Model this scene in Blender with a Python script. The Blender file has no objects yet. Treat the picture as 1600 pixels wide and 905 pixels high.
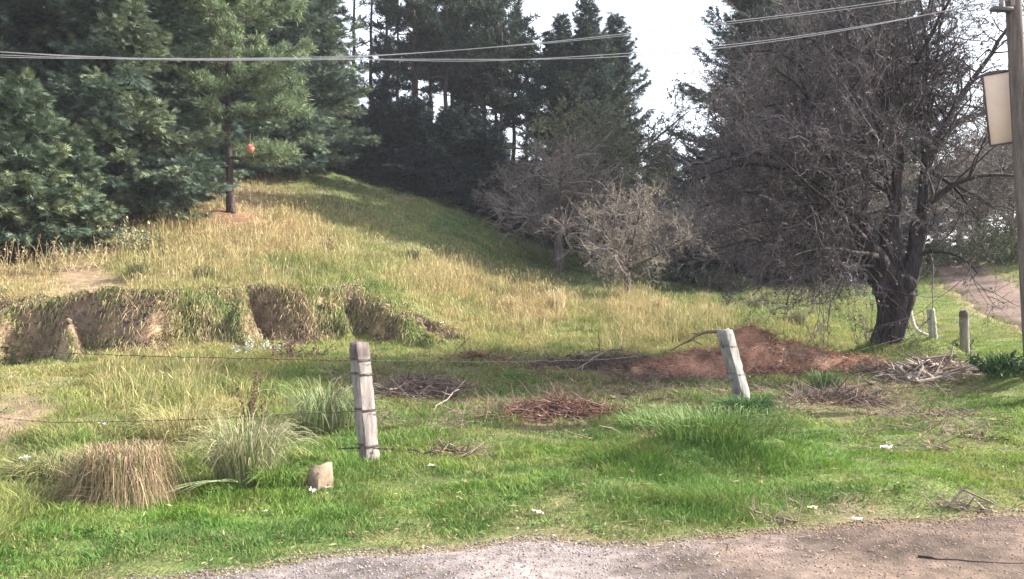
import bpy, math, random
import numpy as np
rng = np.random.default_rng(11)
random.seed(11)
sc = bpy.context.scene
COL = sc.collection
F, HZ, CX, EYE = 1330.0, 472.0, 800.0, 1.6

def at(px, py, Y):
    return np.array([(px-CX)/F*Y, Y, EYE+(HZ-py)/F*Y])
def wx(px, Y):
    return (px-CX)/F*Y

# ------------------------------------------------------------------ noise
def _hash(ix, iy, seed):
    n = (ix.astype(np.int64)*374761393 + iy.astype(np.int64)*668265263 + seed*1442695041) & 0xffffffff
    n = ((n ^ (n >> 13))*1274126177) & 0xffffffff
    n = n ^ (n >> 16)
    return (n & 0xffff)/65535.0
def vnoise(x, y, s, seed=0):
    x = np.asarray(x, float)/s; y = np.asarray(y, float)/s
    ix = np.floor(x); iy = np.floor(y); fx = x-ix; fy = y-iy
    fx = fx*fx*(3-2*fx); fy = fy*fy*(3-2*fy)
    a = _hash(ix, iy, seed); b = _hash(ix+1, iy, seed); c = _hash(ix, iy+1, seed); d = _hash(ix+1, iy+1, seed)
    return (a*(1-fx)+b*fx)*(1-fy)+(c*(1-fx)+d*fx)*fy - 0.5
def fbm(x, y, s, seed=0, o=3):
    r = 0; a = 1.0
    for k in range(o):
        r = r+a*vnoise(x, y, s, seed+17*k); a *= 0.5; s *= 0.48
    return r
def sstep(a, b, x):
    t = np.clip((x-a)/(b-a), 0, 1); return t*t*(3-2*t)

# ------------------------------------------------------------------ terrain
BX = np.array([-60,-14,-11.5,-10,-9,-8,-7.2,-6.8,-6.0,-5.6,-5.0,-4.7,-3.9,-3.4,-2.6,-1.9,-1.2,-0.4,0.5])
BY = np.array([18.2,18.2,18.0,17.6,18.0,17.5,17.6,18.0,19.4,19.0,19.3,19.8,21.0,20.8,20.4,19.7,19.0,18.6,18.3])
HX = np.array([-60,-12,-7.4,-5.5,-4,-2.6,-1.6,-0.5]); HH = np.array([1.0,1.12,1.15,1.1,1.05,.7,.35,0.0])
def spur(x):
    r = 0
    for xs, wd, am in ((-14.5,.8,.8),(-11.0,.7,.9),(-9.3,.25,.5),(-6.35,.42,1),(-4.75,.32,.7),(-2.7,.55,1)): r = r+am*np.exp(-((x-xs)/wd)**2)
    return np.clip(r, 0, 1)
def spurxy(x, y):
    return spur(x+.75*np.clip(y-np.interp(x, BX, BY)+.3, -1.3, 1.3)+.3*vnoise(x, y, .4, 15))
def bank(x, y):
    e = np.interp(x, BX, BY)+0.8*fbm(x, y*0.4, 1.2, 5)+.35*vnoise(x, y*.5, .35, 6)
    h = np.interp(x, HX, HH)
    sp = spurxy(x, y)
    e = e-.55*sp
    w = 0.30+0.35*np.clip(vnoise(x, y*0, 1.1, 9)+.5, 0, 1)+1.5*sp
    t = (y-e)/w
    return h*sstep(-1, 0.35, t), np.abs(t+.3), h
def bank_t(x, y):
    _, t, h = bank(x, y); return np.where(h > .25, t, 9)
CP = []
for X in (-60,-30,-15,-8,-4,0,4,8,15,30,60):
    for Y in (-60,-20,0,4,7,9):
        CP.append((X, Y, 0.0))
for px, py, Y in [(0,640,11),(300,640,11),(800,655,11.6),(1150,650,11.8),(1000,600,14.5),(800,600,14.5),
    (0,548,16.8),(170,548,16.8),(330,548,16.8),(690,545,18),(500,550,17),(-300,540,17),(0,458,19.2),(250,458,19.2),(440,446,21.2),(580,452,21.8),
    (690,508,20.6),(0,430,21.5),(0,405,24),(200,393,25),(360,333,30),(250,345,28.5),(500,395,27),(500,268,44),(600,303,44),(700,328,45),
    (780,350,46),(860,405,44),(640,400,32),(740,450,29),(640,350,38),(850,440,36),(980,468,30),(880,423,42),(800,520,21),
    (1000,503,23),(1200,500,23),(900,560,17),(1100,470,31),(1200,455,34),(1370,562,16),(1300,600,14.3),(1508,577,16.5),
    (1455,544,22),(1600,508,22),(1600,570,16),(1600,620,12.5),(1430,470,31),(1500,430,36),(1600,440,31),(1540,392,40),
    (1700,520,18.5),(1900,500,19),(-400,400,26),(-700,380,28),(1200,430,45),(1350,425,46),(1000,425,48)]:
    p = at(px, py, Y); CP.append(tuple(p))
CP += [(-40,44,9.5),(-20,55,11.2),(-40,60,12),(-8,55,9.8),(-2,54,8.0),(4,56,6),(-10,66,10),(0,66,7),(-25,80,8),(0,90,4),(20,60,4.5),(40,60,6),
       (-80,80,9),(80,80,6),(0,140,2),(-100,140,3),(100,140,3),(-60,40,7),(40,30,2.6),(60,40,4),(0,220,1),(-160,200,1),(160,200,1),(-160,0,0),(160,0,0),(0,-120,0)]
CP = np.array(CP)
b0, _, _ = bank(CP[:,0], CP[:,1])
N = len(CP)
R = np.hypot(CP[:,None,0]-CP[None,:,0], CP[:,None,1]-CP[None,:,1])
A = np.zeros((N+3, N+3)); A[:N,:N] = -R-0.12*np.eye(N); A[:N,N] = 1; A[:N,N+1:] = CP[:,:2]; A[N,:N] = 1; A[N+1:,:N] = CP[:,:2].T
WT = np.linalg.solve(A, np.concatenate([CP[:,2]-b0, [0,0,0]]))

REX = np.array([-60,-12,-5,-3,-1.9,-1.36,-.74,.26,.85,1.41,2.13,2.89,3.9,8,60]); REY = np.array([3.9,4.0,4.2,4.35,4.78,5.1,5.32,5.68,5.6,5.72,6.0,6.2,6.45,7.4,9])
def road_edge(x):
    return np.interp(x, REX, REY)+0.26*fbm(x, x*0, .8, 31)
MOUNDS = [(2.0,8.5,1.0,.6,.36),(1.0,8.0,.8,.4,.12),(5.9,10.2,1.0,.5,.16),(3.6,9.4,.8,.5,.08),(-0.4,9.6,.9,.6,.1),(8.3,13.2,.9,.7,.4),(7.6,14.4,.7,.5,.3),
          (0.6,7.1,.9,.4,.07),(-2.2,7.0,.9,.4,.06),(4.8,8.1,.9,.4,.07),(7.8,15.8,.9,.5,.35),(6.95,16.0,1.0,.9,.25)]
def hgt(x, y):
    x = np.asarray(x, float); y = np.asarray(y, float); sh = x.shape
    x = x.ravel(); y = y.ravel(); out = np.empty(len(x))
    for i in range(0, len(x), 60000):
        a = x[i:i+60000]; b = y[i:i+60000]
        r = np.hypot(a[:,None]-CP[None,:,0], b[:,None]-CP[None,:,1])
        z = -(r@WT[:N])+WT[N]+WT[N+1]*a+WT[N+2]*b
        bk, _, _ = bank(a, b); z = z+bk
        off = sstep(-0.2, 1.2, b-road_edge(a))
        fz = np.exp(-(bank_t(a, b)/.9)**2); z = z+fz*(.34*fbm(a, b*.8, .5, 71, 4)+.16*vnoise(a, b, .16, 72))
        z = z+off*(0.13*fbm(a, b, 1.7, 1, 3)+0.05*fbm(a, b, .45, 2, 2))+0.02*vnoise(a, b, .6, 4)
        z = z+off*sstep(0,1,off)*0.03
        for mx, my, ra, rb, h in MOUNDS:
            z = z+h*np.exp(-(((a-mx)/ra)**2+((b-my)/rb)**2)*1.4)
        out[i:i+60000] = z
    return out.reshape(sh)
def gz(x, y): return float(hgt(np.array([x]), np.array([y]))[0])
def ground(px, Y):
    x = wx(px, Y); return np.array([x, Y, gz(x, Y)])

PATHC = np.array([[*at(1990,560,13)[:2]],[*at(1760,530,17.5)[:2]],[*at(1625,474,23)[:2]],[*at(1556,447,29)[:2]],[*at(1505,430,35)[:2]],[*at(1462,420,44)[:2]],[*at(1440,410,60)[:2]]])
def path_dist(x, y):
    d = np.full(np.shape(x), 1e9)
    for a, b in zip(PATHC[:-1], PATHC[1:]):
        ab = b-a; t = np.clip(((x-a[0])*ab[0]+(y-a[1])*ab[1])/(ab@ab), 0, 1)
        d = np.minimum(d, np.hypot(x-a[0]-t*ab[0], y-a[1]-t*ab[1]))
    return d

# ------------------------------------------------------------------ zones of ground cover:  px, py, straw, height, density, bright (paints in slope and hollow shade, backlit glow at right)
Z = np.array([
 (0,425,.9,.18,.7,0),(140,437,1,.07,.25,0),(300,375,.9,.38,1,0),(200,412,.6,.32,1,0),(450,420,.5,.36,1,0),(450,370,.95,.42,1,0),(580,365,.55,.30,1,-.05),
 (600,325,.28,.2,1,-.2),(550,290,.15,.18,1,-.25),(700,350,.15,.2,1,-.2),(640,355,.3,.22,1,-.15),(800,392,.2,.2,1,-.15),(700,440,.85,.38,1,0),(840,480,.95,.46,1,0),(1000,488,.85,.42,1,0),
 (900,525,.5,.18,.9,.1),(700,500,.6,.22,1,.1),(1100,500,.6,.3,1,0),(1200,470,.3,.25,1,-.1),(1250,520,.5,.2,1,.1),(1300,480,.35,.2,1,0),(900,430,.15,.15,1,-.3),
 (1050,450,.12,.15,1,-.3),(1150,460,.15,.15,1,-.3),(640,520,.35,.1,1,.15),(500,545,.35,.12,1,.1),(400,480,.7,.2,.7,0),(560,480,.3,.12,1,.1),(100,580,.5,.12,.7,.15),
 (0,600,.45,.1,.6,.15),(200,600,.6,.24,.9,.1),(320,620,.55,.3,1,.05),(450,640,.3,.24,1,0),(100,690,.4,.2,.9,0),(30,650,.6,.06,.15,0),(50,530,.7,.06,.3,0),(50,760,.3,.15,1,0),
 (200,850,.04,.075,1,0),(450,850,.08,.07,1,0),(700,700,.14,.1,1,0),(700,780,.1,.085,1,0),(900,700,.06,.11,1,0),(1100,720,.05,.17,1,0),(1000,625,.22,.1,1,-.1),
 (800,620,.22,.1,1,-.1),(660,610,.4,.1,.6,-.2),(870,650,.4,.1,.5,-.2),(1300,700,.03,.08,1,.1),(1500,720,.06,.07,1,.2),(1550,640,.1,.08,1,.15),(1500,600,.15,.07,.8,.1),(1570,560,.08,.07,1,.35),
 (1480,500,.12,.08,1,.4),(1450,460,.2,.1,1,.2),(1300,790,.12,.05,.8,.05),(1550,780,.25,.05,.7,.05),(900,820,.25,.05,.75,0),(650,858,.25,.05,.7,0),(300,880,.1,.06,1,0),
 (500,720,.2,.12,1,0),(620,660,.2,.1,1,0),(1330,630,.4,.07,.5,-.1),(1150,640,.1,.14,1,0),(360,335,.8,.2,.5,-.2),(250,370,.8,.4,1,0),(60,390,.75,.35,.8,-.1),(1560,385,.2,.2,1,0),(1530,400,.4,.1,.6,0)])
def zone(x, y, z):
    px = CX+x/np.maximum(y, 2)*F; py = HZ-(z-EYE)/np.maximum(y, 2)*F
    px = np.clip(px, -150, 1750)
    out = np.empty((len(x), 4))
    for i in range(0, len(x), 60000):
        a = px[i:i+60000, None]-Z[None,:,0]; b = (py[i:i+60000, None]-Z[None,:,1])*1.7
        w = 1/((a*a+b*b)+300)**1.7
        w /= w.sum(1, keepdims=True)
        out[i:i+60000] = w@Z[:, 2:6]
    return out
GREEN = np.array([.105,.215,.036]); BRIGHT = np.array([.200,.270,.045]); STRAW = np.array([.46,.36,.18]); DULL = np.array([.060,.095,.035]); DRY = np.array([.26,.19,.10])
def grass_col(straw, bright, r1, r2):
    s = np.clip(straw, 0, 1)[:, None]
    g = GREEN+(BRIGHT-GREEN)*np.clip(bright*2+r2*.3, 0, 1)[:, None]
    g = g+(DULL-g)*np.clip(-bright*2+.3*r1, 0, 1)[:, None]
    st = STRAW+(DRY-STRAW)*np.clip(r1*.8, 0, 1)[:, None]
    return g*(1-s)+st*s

# ------------------------------------------------------------------ mesh building
class Geo:
    def __init__(s): s.v = []; s.c = []; s.q = []; s.t = []; s.n = 0
    def add(s, v, q=None, t=None, c=None):
        v = np.asarray(v, np.float32).reshape(-1, 3)
        if q is not None: s.q.append(np.asarray(q, np.int64).reshape(-1, 4)+s.n)
        if t is not None: s.t.append(np.asarray(t, np.int64).reshape(-1, 3)+s.n)
        c = np.broadcast_to(np.asarray((.5,.5,.5) if c is None else c, np.float32), (len(v), 3))
        s.v.append(v); s.c.append(c); s.n += len(v)
    def build(s, name, mat, parent=None, smooth=False):
        v = np.concatenate(s.v); c = np.concatenate(s.c)
        q = np.concatenate(s.q) if s.q else np.zeros((0,4), np.int64); t = np.concatenate(s.t) if s.t else np.zeros((0,3), np.int64)
        m = bpy.data.meshes.new(name)
        m.vertices.add(len(v)); m.vertices.foreach_set('co', v.ravel())
        nl = q.size+t.size; npoly = len(q)+len(t)
        m.loops.add(nl); m.loops.foreach_set('vertex_index', np.concatenate([q.ravel(), t.ravel()]).astype(np.int32))
        m.polygons.add(npoly)
        m.polygons.foreach_set('loop_start', np.concatenate([np.arange(len(q))*4, q.size+np.arange(len(t))*3]).astype(np.int32))
        try: m.polygons.foreach_set('loop_total', np.concatenate([np.full(len(q),4), np.full(len(t),3)]).astype(np.int32))
        except Exception: pass
        if smooth: m.polygons.foreach_set('use_smooth', np.ones(npoly, bool))
        m.update(calc_edges=True)
        a = m.attributes.new('col', 'FLOAT_COLOR', 'POINT')
        a.data.foreach_set('color', np.concatenate([c, np.ones((len(c),1), np.float32)], 1).ravel())
        m.materials.append(mat)
        o = bpy.data.objects.new(name, m); COL.objects.link(o)
        if parent: o.parent = parent
        return o
def nrm(v): return v/np.maximum(np.linalg.norm(v, axis=-1, keepdims=True), 1e-9)
def tube(G, pts, rad, sides=8, c=(.5,.5,.5), cap=True, ridge=0, seed=0, jit=0):
    pts = np.asarray(pts, float); n = len(pts); rad = np.broadcast_to(np.asarray(rad, float), (n,))
    T = nrm(np.gradient(pts, axis=0))
    u = np.cross(T[0], [0.3,1,0.2]); u = u/np.linalg.norm(u); V = []
    ang = np.arange(sides)/sides*2*math.pi; r_ = np.random.default_rng(seed)
    ph = r_.random(3)*6
    for i in range(n):
        u = u-T[i]*(u@T[i]); u /= np.linalg.norm(u); w = np.cross(T[i], u)
        rr = rad[i]*np.ones(sides)
        if ridge: rr = rr*(1+ridge*(np.sin(3*ang+ph[0]+i*.25)+.6*np.sin(5*ang+ph[1]-i*.15)+.5*np.sin(9*ang+ph[2])))
        if jit: rr = rr*(1+jit*(r_.random(sides)-.5))
        V.append(pts[i]+(np.cos(ang)*rr)[:,None]*u+(np.sin(ang)*rr)[:,None]*w)
    V = np.concatenate(V); k = np.arange(sides); q = []
    for i in range(n-1):
        a = i*sides+k; b = i*sides+(k+1)%sides
        q.append(np.stack([a, b, b+sides, a+sides], 1))
    V = np.concatenate([V, pts[:1], pts[-1:]])
    t = None
    if cap:
        e = n*sides
        t = np.concatenate([np.stack([(k+1)%sides, k, np.full(sides, e)], 1), np.stack([(n-1)*sides+k, (n-1)*sides+(k+1)%sides, np.full(sides, e+1)], 1)])
    G.add(V, np.concatenate(q), t, c)
def segs(G, p0, p1, r0, r1, c, sides=3):
    n = len(p0); d = nrm(p1-p0); u = nrm(np.cross(d, np.array([.31,.52,.79]))); w = np.cross(d, u); V = np.empty((n, 2, sides, 3))
    for k in range(sides):
        a = k/sides*2*math.pi; o = math.cos(a)*u+math.sin(a)*w
        V[:,0,k] = p0+o*np.reshape(r0, (-1,1)); V[:,1,k] = p1+o*np.reshape(r1, (-1,1))
    b = (np.arange(n)*2*sides)[:,None]; k = np.arange(sides)
    q = np.stack([b+k, b+(k+1)%sides, b+sides+(k+1)%sides, b+sides+k], 2)
    cc = np.repeat(np.broadcast_to(c, (n,3)), 2*sides, 0)
    G.add(V, q, None, cc)
def cards(G, p, d, L, W, c, r_, flat=None):
    n = len(p); s = np.cross(d, r_.normal(size=(n,3)) if flat is None else np.array([0,0,1.0])+flat*r_.normal(size=(n,3))); s = nrm(s)
    L = np.reshape(L, (-1,1)); W = np.reshape(W, (-1,1))
    V = np.stack([p, p+d*L*.45+s*W*.5, p+d*L, p+d*L*.45-s*W*.5], 1)
    G.add(V, np.arange(n*4).reshape(n,4), None, np.repeat(np.broadcast_to(c, (n,3)), 4, 0))
def fronds(G, p, d, L, c, r_, flat=.5):
    n = len(p); s = nrm(np.cross(d, np.array([0,0,1.0])+flat*r_.normal(size=(n,3)))); L = np.reshape(L, (-1,1)); V = []
    for f, side, ln, wd in ((0,0,1,.13),(.18,1,.55,.13),(.18,-1,.55,.13),(.45,1,.42,.12),(.45,-1,.42,.12)):
        a = p+d*L*f; dd = d*.72+s*side*.7 if side else d; w = (s if side == 0 else nrm(np.cross(dd, np.cross(d, s))))*L*wd*.5
        V += [a-w, a+w, a+dd*L*ln]
    V = np.stack(V, 1); G.add(V, None, np.arange(n*15).reshape(-1,3), np.repeat(c, 15, 0))
def blades(G, p, h, w, lean, c, r_, droop=0.0):
    """grass blades: base p, height h, width w, sideways reach lean (fraction of h)"""
    n = len(p); az = r_.random(n)*2*math.pi; dr = np.stack([np.cos(az), np.sin(az), 0*az], 1)
    if lean.ndim == 2: dr = nrm(lean); ln = np.linalg.norm(lean, axis=1)
    else: ln = lean
    az2 = r_.random(n)*2*math.pi; s = np.stack([np.cos(az2), np.sin(az2), 0*az2], 1)*np.reshape(w, (-1,1))
    up = np.array([0,0,1.0]); H = np.reshape(h, (-1,1)); l = np.reshape(ln, (-1,1))*H
    mid = p+up*H*.6+dr*l*.35; tip = p+up*H*(1-droop)+dr*l
    V = np.stack([p-s*.5, p+s*.5, mid+s*.4, mid-s*.4, tip], 1)
    b = np.arange(n)*5
    cc = np.repeat(c, 5, 0)
    G.add(V, np.stack([b, b+1, b+2, b+3], 1), np.stack([b+3, b+2, b+4], 1), cc)

# ------------------------------------------------------------------ materials
def newmat(name):
    m = bpy.data.materials.new(name); m.use_nodes = True; nt = m.node_tree
    for n in list(nt.nodes): nt.nodes.remove(n)
    out = nt.nodes.new('ShaderNodeOutputMaterial'); return m, nt, out
def leafmat(name, transl=.35, rough=.7):
    m, nt, out = newmat(name); N_ = nt.nodes.new; L = nt.links.new
    a = N_('ShaderNodeAttribute'); a.attribute_name = 'col'
    p = N_('ShaderNodeBsdfPrincipled'); p.inputs['Roughness'].default_value = rough; p.inputs['Specular IOR Level'].default_value = .2
    t = N_('ShaderNodeBsdfTranslucent'); x = N_('ShaderNodeMixShader'); x.inputs[0].default_value = transl
    L(a.outputs['Color'], p.inputs['Base Color']); L(a.outputs['Color'], t.inputs['Color']); L(p.outputs[0], x.inputs[1]); L(t.outputs[0], x.inputs[2]); L(x.outputs[0], out.inputs[0])
    return m
def surfmat(name, scale=12, amt=.45, bump=.5, rough=.9, stretch=(1,1,1), base=None, fine=60, dist=.02):
    m, nt, out = newmat(name); N_ = nt.nodes.new; L = nt.links.new
    tc = N_('ShaderNodeTexCoord'); mp = N_('ShaderNodeMapping'); mp.inputs['Scale'].default_value = stretch; L(tc.outputs['Object'], mp.inputs[0])
    n1 = N_('ShaderNodeTexNoise'); n1.inputs['Scale'].default_value = scale; n1.inputs['Detail'].default_value = 6; L(mp.outputs[0], n1.inputs['Vector'])
    n2 = N_('ShaderNodeTexNoise'); n2.inputs['Scale'].default_value = fine; n2.inputs['Detail'].default_value = 4; L(mp.outputs[0], n2.inputs['Vector'])
    ad = N_('ShaderNodeMath'); ad.operation = 'MULTIPLY_ADD'; ad.inputs[1].default_value = .6; L(n2.outputs[0], ad.inputs[0]); L(n1.outputs[0], ad.inputs[2])
    mr = N_('ShaderNodeMapRange'); mr.inputs[1].default_value = .55; mr.inputs[2].default_value = 1.05; mr.inputs[3].default_value = 1-amt; mr.inputs[4].default_value = 1+amt; L(ad.outputs[0], mr.inputs[0])
    a = N_('ShaderNodeAttribute'); a.attribute_name = 'col'
    mx = N_('ShaderNodeVectorMath'); mx.operation = 'SCALE'
    if base is None: L(a.outputs['Color'], mx.inputs[0])
    else: mx.inputs[0].default_value = base
    L(mr.outputs[0], mx.inputs['Scale'])
    p = N_('ShaderNodeBsdfPrincipled'); p.inputs['Roughness'].default_value = rough; p.inputs['Specular IOR Level'].default_value = .25
    L(mx.outputs[0], p.inputs['Base Color'])
    b = N_('ShaderNodeBump'); b.inputs['Strength'].default_value = bump; b.inputs['Distance'].default_value = dist; L(ad.outputs[0], b.inputs['Height']); L(b.outputs[0], p.inputs['Normal'])
    L(p.outputs[0], out.inputs[0]); return m
M_GROUND = surfmat('soil', 5, .45, .8, .95, fine=40, dist=.03)
M_ROAD = surfmat('gravel_dirt', 9, .35, .9, .95, fine=70, dist=.02)
M_GRASS = leafmat('grass_blades', .3)
M_LEAF = leafmat('conifer_needles', .18)
M_DLEAF = leafmat('dry_leaves', .25)
M_BARK = surfmat('bark', 8, .65, 1.0, .95, (1,1,.16), fine=34, dist=.09)
M_TWIG = surfmat('twig_bark', 6, .3, .2, .9)
M_POST = surfmat('weathered_post', 9, .5, .6, .9, (2.2,2.2,.25), fine=70, dist=.008)
M_STONE = surfmat('stone', 12, .3, .6, .9, fine=60, dist=.01)
M_STRAW = leafmat('dry_grass', .2)
M_METAL = surfmat('rusty_wire', 40, .3, .1, .55)
M_CABLE = surfmat('cable', 30, .1, .05, .4)
M_LITTER = surfmat('litter_plastic', 20, .12, .2, .5)
M_PANEL = surfmat('painted_panel', 5, .06, .05, .6, (1,1,1))

def tag(o, label, cat, group=None, kind=None):
    if label: o['label'] = label
    if cat: o['category'] = cat
    if group: o['group'] = group
    if kind: o['kind'] = kind
    return o
def empty(name, loc=(0,0,0), rz=0):
    o = bpy.data.objects.new(name, None); COL.objects.link(o); o.location = loc; o.rotation_euler = (0,0,rz); o.empty_display_size = .3; return o
def copy_tree(o, parent=None):
    c = o.copy(); COL.objects.link(c)
    if parent: c.parent = parent
    for ch in [x for x in bpy.data.objects if x.parent == o]: copy_tree(ch, c)
    return c

# ------------------------------------------------------------------ ground sheet
def axis(segs_):
    out = []
    for a, b, d in segs_: out.append(np.arange(a, b, d))
    return np.concatenate(out+[np.array([segs_[-1][1]])])
gx = axis([(-400,-100,30),(-100,-40,3),(-40,-16,.8),(-16,16,.11),(16,40,.8),(40,100,3),(100,401,30)])
gy = axis([(-300,-30,30),(-30,3,1.5),(3,13,.09),(13,16.6,.11),(16.6,21.8,.03),(21.8,24,.11),(24,50,.3),(50,100,2),(100,1000,45)])
GX, GY = np.meshgrid(gx, gy)
x = GX.ravel(); y = GY.ravel(); z = hgt(x, y)
zz = zone(x, y, z)
n1 = fbm(x, y, 1.3, 41)+.0; n2 = fbm(x, y, .35, 43)
SOIL = np.array([.20,.135,.090]); DSOIL = np.array([.125,.090,.064]); PINK = np.array([.25,.165,.125])
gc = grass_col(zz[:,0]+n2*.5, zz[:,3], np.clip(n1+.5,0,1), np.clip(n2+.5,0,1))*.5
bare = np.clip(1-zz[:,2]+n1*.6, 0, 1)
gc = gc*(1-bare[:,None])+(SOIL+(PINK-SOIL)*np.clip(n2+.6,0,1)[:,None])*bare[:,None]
bk, bt, bh = bank(x, y)
face = (1-sstep(.35, .95, bt))*sstep(.08, .5, bh)
face = face*np.clip(1.15+n1*1.4, 0, 1)*(1-.85*spurxy(x, y))
fc = DSOIL+(np.array([.31,.21,.135])-DSOIL)*np.clip(.42+1.8*fbm(x, y*2, .4, 77), 0, 1)[:,None]
gc = gc*(1-face[:,None])+fc*face[:,None]
px = CX+x/np.maximum(y,2)*F
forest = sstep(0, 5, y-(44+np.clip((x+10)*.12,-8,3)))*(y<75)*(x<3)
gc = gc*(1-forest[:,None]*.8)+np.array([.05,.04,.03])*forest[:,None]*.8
needle = np.exp(-(((x-wx(360,30))/2.2)**2+((y-30)/1.6)**2))
gc = gc*(1-needle[:,None]*.8)+np.array([.20,.10,.06])*needle[:,None]*.8
rd = 1-sstep(-.15, .3, y-road_edge(x)+.15*n2)
gc = gc*(1-rd[:,None])+SOIL*rd[:,None]
pdist = path_dist(x, y)
pd = 1-sstep(.8, 1.5, pdist)
gc = gc*(1-pd[:,None])+PINK*pd[:,None]
z = z-.03*(1-sstep(-.35, 0, y-road_edge(x)))-.10*(1-sstep(.6,1.3,pdist))
G = Geo(); ny, nx = GX.shape; idx = np.arange(ny*nx).reshape(ny, nx)
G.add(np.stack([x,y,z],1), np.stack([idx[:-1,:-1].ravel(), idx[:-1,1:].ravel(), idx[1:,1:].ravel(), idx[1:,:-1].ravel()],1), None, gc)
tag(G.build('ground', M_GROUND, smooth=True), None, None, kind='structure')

# road sheet
rx = axis([(-60,-10,1.5),(-10,10,.1),(10,60,1.5)]); ts = np.linspace(0, 1, 60)
e = road_edge(rx)+.05*fbm(rx, rx*0, .2, 8)
RY = -6+(e[None,:]+6)*(1-(1-ts[:,None])**2.2); RX = np.broadcast_to(rx, RY.shape)
x = RX.ravel(); y = RY.ravel(); z = hgt(x, y)+.006-.03*sstep(.97,1,np.repeat(ts,len(rx)))
grey = np.array([.165,.140,.134]); brown = np.array([.122,.086,.066])
k = sstep(.2, 2.2, x+1.2*fbm(x, y, 1.0, 3))
rc = grey*(1-k[:,None])+brown*k[:,None]; rc = rc*(1+.9*fbm(x, y, .7, 13)+.7*fbm(x, y, .09, 14, 2))[:,None]
G = Geo(); ny, nx = RY.shape; idx = np.arange(ny*nx).reshape(ny, nx)
G.add(np.stack([x,y,z],1), np.stack([idx[:-1,:-1].ravel(), idx[:-1,1:].ravel(), idx[1:,1:].ravel(), idx[1:,:-1].ravel()],1), None, rc)
tag(G.build('gravel_road', M_ROAD, smooth=True), None, None, kind='structure')

# dirt path up the right side
cl = []
for a, b in zip(PATHC[:-1], PATHC[1:]):
    for t in np.linspace(0, 1, 24, endpoint=False): cl.append(a+(b-a)*t)
cl = np.array(cl)
for _ in range(8): cl[1:-1] = (cl[:-2]+cl[1:-1]*2+cl[2:])/4
nn = np.stack([-np.gradient(cl[:,1]), np.gradient(cl[:,0])], 1); nn = nn/np.linalg.norm(nn, axis=1, keepdims=True)
us = np.linspace(-1, 1, 13); hw = 1.1+.6*fbm(cl[:,0], cl[:,1], 1.2, 12)
PX = cl[:,None,0]+nn[:,None,0]*us*hw[:,None]; PY = cl[:,None,1]+nn[:,None,1]*us*hw[:,None]
x = PX.ravel(); y = PY.ravel(); z = hgt(x, y)+.02-.10*np.abs(np.tile(us, len(cl)))**6
pc = np.array([.150,.102,.080])*(1+.7*fbm(x, y, .9, 55)+.5*fbm(x, y, .25, 56))[:,None]
G = Geo(); ny, nx = PX.shape; idx = np.arange(ny*nx).reshape(ny, nx)
G.add(np.stack([x,y,z],1), np.stack([idx[:-1,:-1].ravel(), idx[1:,:-1].ravel(), idx[1:,1:].ravel(), idx[:-1,1:].ravel()],1), None, pc)
tag(G.build('dirt_path', M_ROAD, smooth=True), None, None, kind='structure')

# pebbles
n = 60000
x = rng.uniform(-7, 9, n); y = road_edge(x)-np.abs(rng.exponential(.7, n))+.15; s = .0025+.009*rng.random(n)**4
keep = y > 3; x, y, s = x[keep], y[keep], s[keep]; n = len(x); z = hgt(x, y)+.006+s*.05
o8 = np.array([(1,0,0),(0,1,0),(-1,0,0),(0,-1,0),(0,0,.7),(0,0,-.7)])
V = np.stack([x,y,z],1)[:,None,:]+o8[None]*s[:,None,None]*rng.uniform(.6,1.4,(n,6,1))
t8 = np.array([(0,1,4),(1,2,4),(2,3,4),(3,0,4),(1,0,5),(2,1,5),(3,2,5),(0,3,5)])
c = np.array([.215,.180,.174])*rng.uniform(.55,1.5,(n,1)); c = np.where((x > 1.3)[:,None], c*np.array([.95,.8,.68]), c)
G = Geo(); G.add(V, None, (np.arange(n)[:,None,None]*6+t8[None]).reshape(-1,3), np.repeat(c,6,0))
tag(G.build('gravel', M_STONE), 'loose grey and brown pebbles scattered along the road edge', 'gravel', kind='stuff')

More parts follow.
